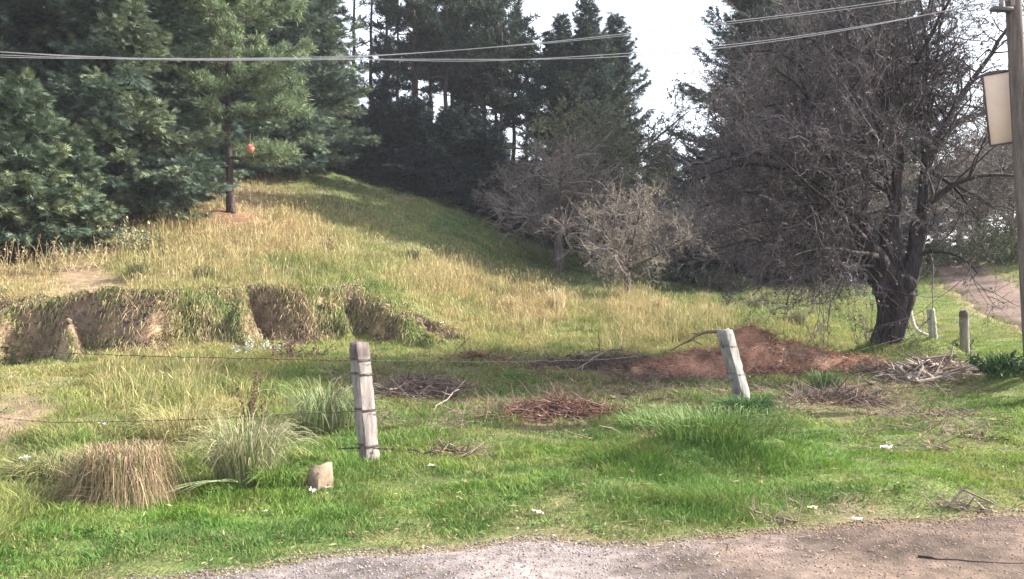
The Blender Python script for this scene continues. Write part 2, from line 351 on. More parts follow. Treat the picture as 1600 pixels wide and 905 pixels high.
# ------------------------------------------------------------------ grass
def scatter(n, y0, y1, k, spread=.78, pad=2.5):
    u = rng.random(n); a = 1-k
    Y = (y0**a+u*(y1**a-y0**a))**(1/a)
    X = rng.uniform(-1, 1, n)*(spread*Y+pad); return X, Y
HEAPS = []   # (x,y,rx,ry) places where little grass grows
for px_, Y_, rx_, ry_ in [(1160,15.3,2.0,.9),(960,15.6,1.6,.6)]: HEAPS.append((wx(px_,Y_), Y_, rx_, ry_))
def heapmask(X, Y):
    m = np.ones(len(X))
    for hx, hy, ra, rb in HEAPS: m *= sstep(.6, 1.1, ((X-hx)/ra)**2+((Y-hy)/rb)**2)
    return m
def grass(name, n, y0, y1, k, label, hscale=1.0, hmin=0, sel=None, wbase=.0035, wk=.00085):
    X, Y = scatter(n, y0, y1, k); Zg = hgt(X, Y); zn = zone(X, Y, Zg)
    n1 = fbm(X, Y, 1.1, 41); n2 = fbm(X, Y, .3, 43); tuft = fbm(X, Y, .42, 91, 2)
    keep = (Y > road_edge(X)-.05+.25*(rng.random(len(X))-.3)) & (path_dist(X, Y) > .65+.6*rng.random(len(X)))
    _, bt, bh = bank(X, Y); fc = (1-sstep(.3,.9,bt))*sstep(.1,.5,bh)*(1-.85*spurxy(X, Y))
    edge = sstep(0, .7, Y-road_edge(X)+.3*n1)
    keep &= rng.random(len(X)) < (zn[:,2]+n1*.5)*(1-.75*fc)*(.25+.75*edge)*heapmask(X, Y)*(1+tuft*.6)
    keep &= rng.random(len(X)) > .75*np.exp(-(((X-wx(362,30))/2.0)**2+((Y-29.7)/1.5)**2))
    if sel is not None: keep &= sel(X, Y, zn, n1)
    X, Y, Zg, zn, n1, n2, fc, tuft, edge = [a[keep] for a in (X, Y, Zg, zn, n1, n2, fc, tuft, edge)]
    m = len(X); r1 = rng.random(m); r2 = rng.random(m)
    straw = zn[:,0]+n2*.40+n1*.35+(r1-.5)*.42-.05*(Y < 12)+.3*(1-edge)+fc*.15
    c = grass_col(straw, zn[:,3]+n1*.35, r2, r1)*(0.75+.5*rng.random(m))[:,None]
    h = np.maximum(zn[:,1]*hscale*(.45+.9*rng.random(m))*np.maximum(1+1.4*tuft,.55)*(.55+.45*edge), .02+hmin)
    w = wbase+wk*Y*(.6+.8*rng.random(m))
    az = rng.random(m)*6.283; ln = np.stack([np.cos(az), np.sin(az), 0*az],1)*(.25+.8*rng.random(m))[:,None]
    # neighbouring blades lean together
    wa = fbm(X, Y, .8, 61)*8; ln += np.stack([np.cos(wa), np.sin(wa), 0*wa],1)*.35
    # on the bank face dry blades hang down and forward
    h = h*(1+fc*1.5)+fc*.1; ln[:,1] -= fc*1.3; hz = h*(1-fc*.8)
    G = Geo(); blades(G, np.stack([X, Y, Zg-.01],1), hz, w, ln, c, rng, droop=.12)
    return tag(G.build(name, M_GRASS), label, 'grass', kind='stuff')
grass('grass', 600000, 3.9, 15, 1.6, 'short green turf between the fence and the gravel road', hscale=.72, wbase=.003, wk=.0006)
grass('meadow_grass', 520000, 14, 62, 1.7, 'yellowing meadow grass on the slope behind the fence', hscale=.72, wbase=.002, wk=.00058)
def tall(X, Y, zn, n1): return (zn[:,0]+n1*.8 > .5) & (zn[:,1] > .15)
# flowering straw stems standing above the meadow
X, Y = scatter(46000, 9, 45, 1.5); Zg = hgt(X, Y); zn = zone(X, Y, Zg); n1 = fbm(X, Y, 1.6, 141); _, bt, bh = bank(X, Y)
kp = (zn[:,0]+n1 > .6) & (zn[:,1] > .2) & (rng.random(len(X)) < np.clip((Y-6)/16,.12,1)) & (path_dist(X, Y) > 2) & ((bt > .9) | (bh < .2)); X, Y, Zg, zn = X[kp], Y[kp], Zg[kp], zn[kp]; m = len(X)
G = Geo(); ln = rng.normal(size=(m,3))*.2; ln[:,2] = 0; hh = zn[:,1]*rng.uniform(1.1,2.1,m); w = .002+.0003*Y
c = np.array([.47,.38,.20])*rng.uniform(.6,1.15,(m,1)); blades(G, np.stack([X,Y,Zg],1), hh, w, ln, c, rng)
tip = np.stack([X,Y,Zg+hh],1)+ln*hh[:,None]; d = nrm(np.stack([ln[:,0],ln[:,1],np.full(m,.8)],1)+rng.normal(size=(m,3))*.2)
cards(G, tip-d*.08, d, .14, .006+.0004*Y, c, rng)
tag(G.build('straw_stems', M_STRAW), 'tall dry straw stems with seed heads rising above the meadow', 'grass', kind='stuff')
n = 150000; X = np.concatenate([rng.uniform(-24, .3, 90000), rng.uniform(-7.0,-5.8,35000), rng.uniform(-4.9,-3.7,25000)]); Y = np.interp(X, BX, BY)+rng.uniform(-1.5, 1.6, n); _, bt, bh = bank(X, Y); kp = (bt > -.75) & (bt < 1.5) & (bh > .15) & (rng.random(n) < (.27+.95*np.exp(-((bt-.55)/.35)**2)+.5*spurxy(X, Y))*(.75+1.6*fbm(X, Y*.5, .55, 88)))
X, Y, bt = X[kp], Y[kp], bt[kp]; m = len(X); Zg = hgt(X, Y); on = sstep(1.0, .2, bt) if False else 1-sstep(.2, 1.0, bt)
k1 = rng.random(m)+1.3*fbm(X, Y, .9, 89)+.5*spurxy(X, Y)+.1; c = np.where((k1 < .4)[:,None], [[.15,.11,.075]], np.where((k1 < .8)[:,None], [[.36,.28,.16]], [[.15,.18,.06]]))*rng.uniform(.6,1.3,(m,1))
L = rng.uniform(.08,.30,m); G = Geo(); p = np.stack([X,Y,Zg+.01],1); d1 = np.stack([rng.normal(size=m)*.35, -.45-.5*rng.random(m), .5-on*.35],1); d2 = np.stack([rng.normal(size=m)*.3, -.25-.25*rng.random(m), -.75*np.ones(m)],1)
mid = p+nrm(d1)*(L*.45)[:,None]; tip = mid+nrm(d2)*(L*.75)[:,None]; sd = np.stack([np.ones(m), rng.normal(size=m)*.5, 0*X],1)*.009
V = np.stack([p-sd, p+sd, mid+sd*.9, mid-sd*.9, tip],1); b = np.arange(m)*5; G.add(V, np.stack([b,b+1,b+2,b+3],1), np.stack([b+3,b+2,b+4],1), np.repeat(c,5,0))
tag(G.build('bank_grass', M_STRAW), 'dry grass and roots hanging over the eroded bank face', 'grass', kind='stuff')
n = 700; X = rng.uniform(-13, -1.2, n); Y = np.interp(X, BX, BY)-.55*spur(X)+rng.normal(-.45,.3,n); sz_ = .02+.09*rng.random(n)**3
V = np.stack([X,Y,hgt(X,Y)+sz_*.2],1)[:,None,:]+o8[None]*sz_[:,None,None]*rng.uniform(.6,1.4,(n,6,1)); G = Geo(); G.add(V, None, (np.arange(n)[:,None,None]*6+t8[None]).reshape(-1,3), np.repeat(np.array([.2,.14,.095])*rng.uniform(.5,1.4,(n,1)),6,0))
tag(G.build('soil_clods', M_GROUND), 'crumbled brown soil clods fallen along the foot of the eroded bank', 'soil', kind='stuff')
n = 17000; px_ = rng.uniform(520, 1560, n); Y = rng.uniform(8.6, 17, n); X = wx(px_, Y); kp = rng.random(n) < np.clip(.12+1.6*fbm(X, Y, 1.3, 303)+.5*np.exp(-((Y-14.2)/1.3)**2), 0, 1); X, Y = X[kp], Y[kp]; n = len(X)
d = rng.normal(size=(n,3)); d[:,2] = .3*np.abs(d[:,2]); d = nrm(d); p = np.stack([X,Y,hgt(X,Y)+.03],1); L = rng.uniform(.08,.5,n)[:,None]; G = Geo(); mid = p+d*L*.5+rng.normal(size=(n,3))*.015; c = np.array([.16,.12,.10])*rng.uniform(.5,1.9,(n,1)); w = .0015+.004*rng.random(n)**2
segs(G, p, mid, w, w*.9, c); segs(G, mid, mid+nrm(d+rng.normal(size=(n,3))*.3)*L*.5, w*.9, w*.4, c)
cards(G, p+rng.normal(size=(n,3))*[.2,.15,.01], d, rng.uniform(.04,.12,n), rng.uniform(.012,.03,n), np.array([.2,.12,.08])*rng.uniform(.4,1.6,(n,1)), rng, flat=.4)
tag(G.build('twig_litter', M_TWIG), 'loose brown twigs and dead leaves strewn through the grass around the brush piles', 'litter', kind='stuff')
n = 2600; X0, Y0 = scatter(n, 5.2, 14, 1.5); kp = (Y0 > road_edge(X0)+.15) & (fbm(X0, Y0, .9, 404) > -.1); X0, Y0 = X0[kp], Y0[kp]; k = 8; n = len(X0); rr_ = .010+.014*rng.random(n)
az = rng.random((n,k))*6.283; d = np.stack([np.cos(az), np.sin(az), .35+.5*rng.random((n,k))], 2).reshape(-1,3); q = np.repeat(np.stack([X0, Y0, hgt(X0,Y0)+.02], 1), k, 0)+rng.normal(size=(n*k,3))*[.03,.03,.008]
c = np.repeat(np.where(rng.random((n,1)) < .75, np.array([[.075,.15,.035]]), np.array([[.19,.17,.08]]))*rng.uniform(.6,1.5,(n,1)), k, 0); lw = np.repeat(rr_, k)*rng.uniform(.8,1.6,n*k); G = Geo(); cards(G, q, nrm(d), lw*1.7, lw*.75, c, rng, flat=.5)
tag(G.build('broadleaf_weeds', M_GRASS), 'small dark leafy weeds growing through the turf', 'weeds', kind='stuff')
# scraps of dead leaves, straw and chips along the verge
n = 5000; X = rng.uniform(-6, 9, n); Y = road_edge(X)+rng.normal(.35,.5,n); kp = Y > 4.4; X, Y = X[kp], Y[kp]; n = len(X)
d = rng.normal(size=(n,3)); d[:,2] = .2*np.abs(d[:,2]); d = nrm(d); G = Geo()
cards(G, np.stack([X,Y,hgt(X,Y)+.015],1), d, rng.uniform(.015,.075,n), rng.uniform(.004,.014,n), np.array([.30,.23,.15])*rng.uniform(.3,1.4,(n,1)), rng, flat=.3)
n = 2600; X = rng.uniform(-5, 8, n); Y = rng.uniform(6, 16, n); d = rng.normal(size=(n,3)); d[:,2] *= .2; d = nrm(d)
cards(G, np.stack([X,Y,hgt(X,Y)+.05],1), d, rng.uniform(.04,.12,n), rng.uniform(.006,.016,n), np.array([.34,.27,.18])*rng.uniform(.3,1.3,(n,1)), rng, flat=.3)
tag(G.build('leaf_litter', M_DLEAF), 'dry straw and leaf scraps strewn along the verge', 'litter', kind='stuff')

# ------------------------------------------------------------------ conifers
def spruce(name, h, R, z0, seed, tone=(1,1,1), step=.33, cardn=10, dens=1.0, droop=.35):
    r = np.random.default_rng(seed); root = empty(name)
    G = Geo(); zs = np.linspace(-.3, h, 14); wob = np.cumsum(r.normal(size=(14,2))*.03, 0); wob[0] = 0
    tube(G, np.stack([wob[:,0], wob[:,1], zs],1), (.016*h)*(1-zs/h*.95).clip(.03), 9, (.115,.085,.07), jit=.15, seed=seed)
    Gtr = G
    P = []; D = []; LL = []; C = []; B0 = []; B1 = []; BR = []
    zc = z0
    while zc < h-.15:
        t = (zc-z0)/(h-z0); k = r.integers(6, 9) if t < .85 else 4; az0 = r.random()*6.28
        for j in range(k):
            az = az0+j*6.283/k+r.normal()*.3; L = (R*(1-t)**.78+.18)*r.uniform(.55,1.12)*(1 if r.random() > .12 else .5)
            m = max(3, int(L/.17*dens)); s = np.linspace(0, 1, m)
            pitch = .35*t+.05-.25*(1-t)+r.normal()*.1
            zz_ = L*(pitch*s-droop*s*(1-t*.7)+.28*s**2.5)
            a = az+r.normal()*.15*s; xy = L*s*.97
            pts = np.stack([np.cos(a)*xy, np.sin(a)*xy, zc+zz_+r.normal()*.05],1)
            B0.append(pts[:-1]); B1.append(pts[1:]); BR.append(.012*L*(1-s[:-1])+.006)
            tan = nrm(np.gradient(pts, axis=0)); sd = nrm(np.cross(tan, [0,0,1.0])); tone_b = r.uniform(.72,1.25); yel = r.random()
            tl = L*(.10+.36*np.sin(np.pi*(s*.8+.18))*(1-.35*s))*.8
            for sg in (-1, 1):
                st = (s > .12); n_ = st.sum()
                dd = nrm(tan[st]*r.uniform(.5,.95,(n_,1))+sg*sd[st]*r.uniform(.5,1,(n_,1))+np.array([0,0,-.12])+r.normal(size=(n_,3))*.13)
                for q in range(cardn):
                    f = (q+r.random(n_))/cardn; jit = r.normal(size=(n_,3))*.03
                    P.append(pts[st]+dd*(tl[st]*f)[:,None]+jit); D.append(nrm(dd+r.normal(size=(n_,3))*.33+np.array([0,0,.03])))
                    LL.append(r.uniform(.12,.26,n_)*(.7+.3*min(1,L)))
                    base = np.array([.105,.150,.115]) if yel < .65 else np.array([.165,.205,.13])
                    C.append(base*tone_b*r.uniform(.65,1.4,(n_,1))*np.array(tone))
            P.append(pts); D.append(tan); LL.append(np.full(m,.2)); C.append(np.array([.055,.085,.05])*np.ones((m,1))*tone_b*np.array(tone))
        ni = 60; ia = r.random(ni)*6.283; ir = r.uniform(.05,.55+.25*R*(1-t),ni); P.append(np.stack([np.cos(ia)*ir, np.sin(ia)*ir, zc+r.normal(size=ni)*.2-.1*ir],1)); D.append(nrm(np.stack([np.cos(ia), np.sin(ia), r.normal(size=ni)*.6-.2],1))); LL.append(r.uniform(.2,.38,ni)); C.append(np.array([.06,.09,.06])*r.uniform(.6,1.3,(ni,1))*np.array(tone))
        zc += step*r.uniform(.75,1.25)*(1 if t < .7 else .8)
    G = Gtr; segs(G, np.concatenate(B0), np.concatenate(B1), np.concatenate(BR), np.concatenate(BR)*.8, np.array([.10,.078,.062]))
    G.build('trunk', M_BARK, root)
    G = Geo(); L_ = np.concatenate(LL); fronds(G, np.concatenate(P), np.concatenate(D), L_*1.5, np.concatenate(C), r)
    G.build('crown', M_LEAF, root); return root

def pine(name, h, R, z0, seed, tone=(1,1,1), limbs=None, nlimb=34, puff=34, nl=.24, top_bias=1.0, tr=.02, dens=1.0, fw=1.0, fmin=.28):
    r = np.random.default_rng(seed); root = empty(name)
    G = Geo(); zs = np.linspace(-.3, h*.97, 16); wob = np.cumsum(r.normal(size=(16,2))*.05, 0); wob -= wob[0]
    tr_ = (tr*h/1.6)*(1-zs/h*.9).clip(.05); tr_[0] *= 1.25
    tube(G, np.stack([wob[:,0], wob[:,1], zs],1), tr_, 10, (.085,.064,.060), jit=.15, seed=seed)
    P = []; D = []; LL = []; C = []; Gb = G
    todo = []
    for i in range(nlimb):
        t = ((i+r.random())/nlimb)**.9; zc = z0+(h-z0-.4)*t
        L = R*(1-t**1.6*.8)*r.uniform(.55,1.15); az = i*2.4+r.normal()*.5; todo.append((zc, az, L, .08+.5*t+r.normal()*.12))
    if limbs: todo += limbs
    for zc, az, L, pit in todo:
        m = max(4, int(L/.3)); s = np.linspace(0,1,m); a = az+np.cumsum(r.normal(size=m)*.08)
        base = np.array([np.interp(zc, zs, wob[:,0]), np.interp(zc, zs, wob[:,1]), zc])
        pts = base+np.stack([np.cos(a)*L*s, np.sin(a)*L*s, L*(pit*s-.18*s+.2*s*s)],1)
        tube(Gb, pts, .018*L*(1-s*.85)+.008, 5, (.10,.078,.068), cap=False)
        cen = [pts[-1]]
        for q in range(max(5, int(L*6.5*dens))):
            f = r.uniform(fmin,1); p = pts[min(m-1, int(f*(m-1)+.5))]; sa = a[0]+r.choice([-1,1])*r.uniform(.4,1.2); sl = L*.34*r.uniform(.3,1)*(1.2-.5*f)
            e_ = p+np.array([math.cos(sa)*sl, math.sin(sa)*sl, sl*r.uniform(-.15,.55)]); cen.append(e_)
            segs(Gb, p[None], e_[None], np.array([.014]), np.array([.006]), np.array([.10,.08,.07]))
            if sl > .5: cen.append((p+e_)/2+r.normal(size=3)*.08)
        cen = np.array(cen); tb = r.uniform(.75,1.2,(len(cen),1))
        k = puff; cc = np.repeat(cen, k, 0); out = nrm(np.repeat(nrm(cen-base), k, 0)*.55+np.array([0,0,.3])+r.normal(size=(len(cen)*k,3))*.75)
        P.append(cc+r.normal(size=cc.shape)*.07); D.append(out); LL.append(r.uniform(.6,1.25,len(cc))*nl)
        C.append(np.repeat(tb,k,0)*np.array([.085,.115,.065])*r.uniform(.6,1.4,(len(cc),1))*np.array(tone))
    Gb.build('trunk', M_BARK, root)
    G = Geo(); L_ = np.concatenate(LL); cards(G, np.concatenate(P), np.concatenate(D), L_, L_*fw*r.uniform(.12,.24,len(L_)), np.concatenate(C), r)
    G.build('crown', M_LEAF, root); return root

def place(o, px, Y, s=1.0, rz=None, sz=None, sink=0.05):
    p = ground(px, Y); o.location = (p[0], p[1], p[2]-sink); o.scale = (s, s, s if sz is None else sz); o.rotation_euler = (0,0,random.random()*6.28 if rz is None else rz)
    return o

spA = spruce('spruce_tree', 16, 3.5, 1.5, 1, (1.0,1.0,1.0)); spB = spruce('spruce_tree', 16, 3.0, .8, 2, (.92,.98,1.05), droop=.25)
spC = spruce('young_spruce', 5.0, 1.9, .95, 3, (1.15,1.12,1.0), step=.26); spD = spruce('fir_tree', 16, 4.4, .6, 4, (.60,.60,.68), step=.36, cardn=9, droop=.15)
spE = spruce('young_spruce', 5.5, 2.3, .25, 5, (.27,.31,.42), step=.3, cardn=7)  # darkened, bluish tone puts the undergrowth's shade into the needle colour
used = set()
def put(proto, label, cat, group, px, Y, s=1.0, sz=None, rz=None):
    if proto.name in used: o = copy_tree(proto)
    else: o = proto; used.add(proto.name)
    place(o, px, Y, s, rz, sz); tag(o, label, cat, group); return o
LG = 'evergreens at the left edge of the meadow'
for a in [(spA,'big fluffy spruce left of the lone pine, its boughs reaching down to the grass',192,27.5,.88),
          (spB,'dark tall spruce rising behind the small pale spruce at the left edge',80,30.5,1.05),
          (spA,'spruce cut off by the left border of the photo',-75,27,1.0),
          (spB,'slim spruce squeezed between the big fluffy spruce and the lone pine',258,31,.9),
          (spB,'dark spruce filling the gap behind the lone pine on its left',335,41,1.1),
          (spA,'shaded spruce just right of the lone pine, at the corner of the dark forest',478,43.5,1.0),
          (spB,'shaded spruce directly behind the lone pine crown',420,42,1.1),
          (spA,'background spruce between two larger spruces on the left',150,38,1.25),
          (spB,'background spruce high in the upper left corner',10,38,1.3),
          (spA,'unseen spruce beyond the left border',-190,29,1.1),  # out of view, kept for shading and for views from the side
          (spB,'dim backmost spruce seen between trunks near the left border',-20,45,1.35),(spA,'dim backmost spruce behind the big fluffy spruce',230,44,1.3),
          (spB,'dim backmost spruce above the small pale spruce',95,46,1.4),(spA,'dim backmost spruce left of the lone pine trunk',320,47,1.3),(spB,'dim backmost spruce right of the lone pine trunk',400,48,1.3),(spA,'dim backmost spruce beside the thin sparse pine',455,50,1.25)]:
    put(a[0], a[1], 'tree', LG, a[2], a[3], a[4])
put(spC, 'small pale spruce in front of the taller ones at the left edge', 'tree', LG, 28, 23.0, 1.0)
put(spC, 'lowest wide young spruce at the bottom left of the evergreens', 'tree', LG, 110, 24.5, .72)

lone = pine('pine_tree', 15.5, 3.0, 3.3, 21, (1.95,1.9,1.85), limbs=[(2.0,-.4,2.3,.0),(2.4,.25,2.0,-.05),(2.0,.1,2.0,-.02),(3.0,2.9,1.2,.1),(3.4,-1.5,1.6,.05),(4.3,-1.9,1.9,.1),(5.2,-1.2,1.9,.15),(6.2,-1.7,2.0,.15),(7.2,-1.4,1.9,.15),(8.2,-1.7,1.7,.2),(3.4,-.3,2.6,.1),(3.6,.3,2.6,.2),(4.6,-.2,2.8,.2),(5.5,.1,2.7,.2)], nlimb=54, puff=84, nl=.25, tr=.0145, fw=.55, fmin=.06)
place(lone, 362, 30, 1.0, 0); tag(lone, 'lone pale green pine with open crown and dark bare lower trunk', 'tree')

# forest on the crest, its shade put into darker, bluer needle tones
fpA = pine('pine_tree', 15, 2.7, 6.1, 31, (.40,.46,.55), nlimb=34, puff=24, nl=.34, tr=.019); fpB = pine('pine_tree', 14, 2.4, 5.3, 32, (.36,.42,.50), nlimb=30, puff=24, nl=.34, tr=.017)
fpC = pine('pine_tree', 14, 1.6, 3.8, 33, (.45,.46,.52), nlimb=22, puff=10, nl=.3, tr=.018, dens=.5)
FG = 'pines of the dark forest on the hill crest'
FL = 'tall dark pine with bare lower trunk inside the forest stand on the crest'
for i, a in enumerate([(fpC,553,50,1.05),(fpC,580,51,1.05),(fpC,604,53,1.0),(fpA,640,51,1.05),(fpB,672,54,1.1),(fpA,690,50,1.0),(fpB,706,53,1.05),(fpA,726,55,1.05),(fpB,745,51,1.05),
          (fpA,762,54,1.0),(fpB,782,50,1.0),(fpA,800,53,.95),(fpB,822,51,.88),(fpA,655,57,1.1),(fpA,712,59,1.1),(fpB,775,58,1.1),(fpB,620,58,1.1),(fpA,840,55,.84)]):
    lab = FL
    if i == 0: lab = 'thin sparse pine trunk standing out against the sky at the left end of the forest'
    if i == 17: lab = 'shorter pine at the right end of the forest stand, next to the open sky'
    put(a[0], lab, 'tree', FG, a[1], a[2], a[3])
UG = 'dark young conifers under the forest'
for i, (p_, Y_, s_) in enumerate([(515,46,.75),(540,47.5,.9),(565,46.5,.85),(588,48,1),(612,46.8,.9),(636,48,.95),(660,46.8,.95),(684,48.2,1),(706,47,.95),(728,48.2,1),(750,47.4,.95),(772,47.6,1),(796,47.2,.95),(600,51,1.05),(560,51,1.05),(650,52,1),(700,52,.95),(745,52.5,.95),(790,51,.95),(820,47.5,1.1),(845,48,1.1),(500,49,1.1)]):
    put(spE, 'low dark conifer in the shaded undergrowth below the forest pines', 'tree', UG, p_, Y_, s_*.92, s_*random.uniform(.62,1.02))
CG = 'conifers in the middle distance'
put(spD, 'pointed conifer in the middle distance between the forest and the white sky', 'tree', CG, 916, 52, .93)
put(spD, 'broad conifer right of the pointed one in the middle distance', 'tree', CG, 962, 55, .93)
put(spD, 'darker conifer close against the right end of the forest', 'tree', CG, 878, 55, .88)
RG = 'conifers behind the gnarled bare tree'
put(spD, 'large dark conifer whose left edge meets the white sky, behind the gnarled tree', 'tree', RG, 1185, 40, 1.12)
put(spD, 'tall dark conifer directly behind the crown of the gnarled tree', 'tree', RG, 1300, 43, 1.3)
put(spD, 'second conifer behind the crown, between the two larger dark ones', 'tree', RG, 1240, 48, 1.35)
for p_, Y_, s_ in [(1140,37.5,.8),(1200,36.5,.75),(1262,38,.85),(1325,37,.8)]: put(spE, 'low conifer added as the dark shade under the left arms of the gnarled tree', 'tree', 'added low conifers under the gnarled tree', p_, Y_, s_)  # added dark conifers stand in for the bluish shade below the crown
put(spD, 'conifer added out of sight behind the right half of the gnarled crown to shade the slope', 'tree', RG, 1365, 45, 1.3)  # added behind the crown to cast shade on the upper slope
put(spE, 'low conifer in the gap at the left foot of the large dark conifer', 'tree', RG, 1095, 46, 1.2)
put(spE, 'low conifer at the bottom of the bright sky gap', 'tree', RG, 1035, 56, 1.3)

# ------------------------------------------------------------------ bare trees
def wander(r, p, d, L, n, jit, grav):
    pts = [p]; d = d/np.linalg.norm(d)
    for i in range(n):
        d = d+r.normal(size=3)*jit+np.array([0,0,grav]); d /= np.linalg.norm(d); pts.append(pts[-1]+d*L/n)
    return np.array(pts)
def bare_tree(root, limbs, seed, lens=(1.7,.8,.42), cnt=(5.0,7,8), bark=(.10,.085,.08), twig=(.16,.125,.12), leaves=2.0, leafc=(.16,.12,.07), tw=.007, grav=-.01, leafs=.05, subtw=3):
    """limbs: list of (polyline, r0, r1); cnt[0] per metre of limb"""
    r = np.random.default_rng(seed); G = Geo(); Gt = Geo(); Gl = Geo(); P = []; D = []; L_ = []
    bark = np.array(bark); twig = np.array(twig)
    for pts, r0, r1 in limbs:
        pts = np.asarray(pts, float); seglen = np.linalg.norm(np.diff(pts, axis=0), axis=1); cum = np.concatenate([[0], np.cumsum(seglen)]); tot = cum[-1]
        m = max(6, int(tot/.22)); s = np.linspace(0, tot, m); q = np.stack([np.interp(s, cum, pts[:,k]) for k in range(3)],1)
        for _ in range(2): q[1:-1] = (q[:-2]+2*q[1:-1]+q[2:])/4
        q[1:] += np.cumsum(r.normal(size=(m-1,3))*.022, 0)*.8
        rad = r0+(r1-r0)*(s/tot)**.8; tube(G, q, rad, 9 if r0 > .09 else 6, bark*r.uniform(.85,1.15), ridge=.05 if r0 > .09 else 0, jit=.12, seed=int(r.integers(1e6)))
        for k in range(int(cnt[0]*tot)):
            f = r.uniform(.12, 1); i = min(m-2, int(f*(m-1))); tan = q[i+1]-q[i]; tan /= np.linalg.norm(tan)
            d = tan*r.uniform(.2,.9)+nrm(np.cross(tan, r.normal(size=3)))*r.uniform(.5,1)+np.array([0,0,.12])
            L1 = lens[0]*r.uniform(.45,1.15)*(1.1-.4*f); b = wander(r, q[i], d, L1, 6, .2, grav)
            ra = min(rad[i]*.5, .012+.014*L1); n_ = len(b)
            segs(Gt, b[:-1], b[1:], ra*(1-np.arange(n_-1)/n_*.75), ra*(1-np.arange(1,n_)/n_*.75), bark*(r.uniform(.8,1.4) if r.random() > .22 else r.uniform(2.2,3.6)), 4)
            for k2 in range(int(cnt[1]*r.uniform(.6,1.3))):
                i2 = r.integers(1, n_); t2 = b[i2]-b[i2-1]; d2 = nrm(t2)*r.uniform(.3,1)+r.normal(size=3)*.55+np.array([0,0,.05])
                L2 = lens[1]*r.uniform(.4,1.2); c2 = wander(r, b[i2], d2, L2, 4, .25, grav)
                rb = tw*1.5; segs(Gt, c2[:-1], c2[1:], rb*np.array([1,.85,.7,.55]), rb*np.array([.85,.7,.55,.4]), twig*(r.uniform(.7,1.3) if r.random() > .2 else r.uniform(1.4,2.2)), 3)
                kk = int(cnt[2]*r.uniform(.6,1.3))
                if kk:
                    j = r.integers(1, 5, kk); P.append(c2[j]); D.append(nrm(nrm(c2[j]-c2[j-1])*.7+r.normal(size=(kk,3))*.55)); L_.append(lens[2]*r.uniform(.4,1.2,kk))
    P = np.concatenate(P); D = np.concatenate(D); L_ = np.concatenate(L_); n = len(P)
    mid = P+D*(L_*.5)[:,None]; D2 = nrm(D+r.normal(size=(n,3))*.3); end = mid+D2*(L_*.5)[:,None]
    cc = twig*r.uniform(.7,1.45,(n,1)); segs(Gt, P, mid, np.full(n,tw*.8), np.full(n,tw*.6), cc); segs(Gt, mid, end, np.full(n,tw*.6), np.full(n,tw*.35), cc)
    for _ in range(subtw):
        f = r.random((n,1)); p = P+(end-P)*f; d = nrm(D+r.normal(size=(n,3))*.7); segs(Gt, p, p+d*(L_*r.uniform(.25,.6,n))[:,None], np.full(n,tw*.55), np.full(n,tw*.3), cc)
    nlv = int(n*leaves); i = r.integers(0, n, nlv); p = P[i]+(end[i]-P[i])*r.random((nlv,1))
    lc = np.array(leafc)*r.uniform(.5,1.5,(nlv,1))
    cards(Gl, p, nrm(r.normal(size=(nlv,3))), leafs*r.uniform(.6,1.4,nlv), leafs*.6*r.uniform(.6,1.4,nlv), lc, r)
    return G, Gt, Gl
# the gnarled tree (built where it stands, relative to its base)
base = ground(1388, 16.0)
def rel(px, py, dy=0):
    Y = 16.0+dy; return at(px, py, Y)-base
root = empty('gnarled_tree', base); tag(root, 'big gnarled bare tree with thick dark trunk beside the reddish needle heap', 'tree')
Gt0 = Geo(); r_ = np.random.default_rng(5)
tp = np.array([rel(1376,585),rel(1378,568),rel(1382,550),rel(1388,530),rel(1394,510),rel(1398,490),rel(1401,472),rel(1401,455),rel(1400,438),rel(1398,424)])
tube(Gt0, tp, [.46,.36,.285,.262,.255,.27,.32,.375,.34,.2], 44, (.042,.034,.036), ridge=.11, jit=.12, seed=3)
for px_, py_, dx, dy, rr in [(1372,452,-.3,-.15,.17),(1405,445,0,-.34,.16),(1388,470,-.1,-.3,.1),(1375,438,-.25,.1,.18),(1420,430,.2,.1,.18)]:
    c0 = rel(px_, py_)+np.array([0,dy,0]); tube(Gt0, [c0+np.array([0,0,-rr*1.2]), c0+np.array([0,0,-rr*.5]), c0, c0+np.array([0,0,rr*.6]), c0+np.array([0,0,rr*1.05])], [.02,rr*.85,rr,rr*.75,.03], 10, (.042,.034,.036), jit=.3, seed=int(px_))
for px_, dy in [(1345,-.2),(1420,-.5),(1365,-.6),(1440,.2)]:   # root flares
    e_ = np.array([wx(px_,16+dy), 16+dy, 0]); e_[2] = gz(e_[0], e_[1])-.08; e_ -= base
    tube(Gt0, [tp[2]*[.7,.7,1]+[0,0,0], (tp[2]+e_)/2+[0,0,-.06], e_], [.2,.15,.05], 9, (.042,.034,.036), jit=.2, seed=px_)
limbs = []
KNOB = [[rel(1392,448),rel(1374,418,-.1),rel(1358,385,-.2),rel(1347,352,-.3),rel(1342,336,-.3)],[rel(1402,445),rel(1398,400,.1),rel(1398,360,.15),rel(1400,322,.15)],[rel(1412,446),rel(1426,412,-.05),rel(1436,372,.05),rel(1440,342,.1),rel(1439,328,.1)]]
for k_, (rr, pts_) in enumerate(zip([[.24,.20,.17,.175,.09],[.24,.19,.185,.12],[.22,.17,.14,.15,.08]], KNOB)):
    pts_ = np.array(pts_); tt = np.linspace(0,1,len(pts_)); t2 = np.linspace(0,1,14); q_ = np.stack([np.interp(t2,tt,pts_[:,j]) for j in range(3)],1); q_[1:] += np.cumsum(r_.normal(size=(13,3))*.012,0); tube(Gt0, q_, np.interp(t2,tt,rr), 22, (.040,.032,.034), ridge=.09, jit=.22, seed=40+k_)
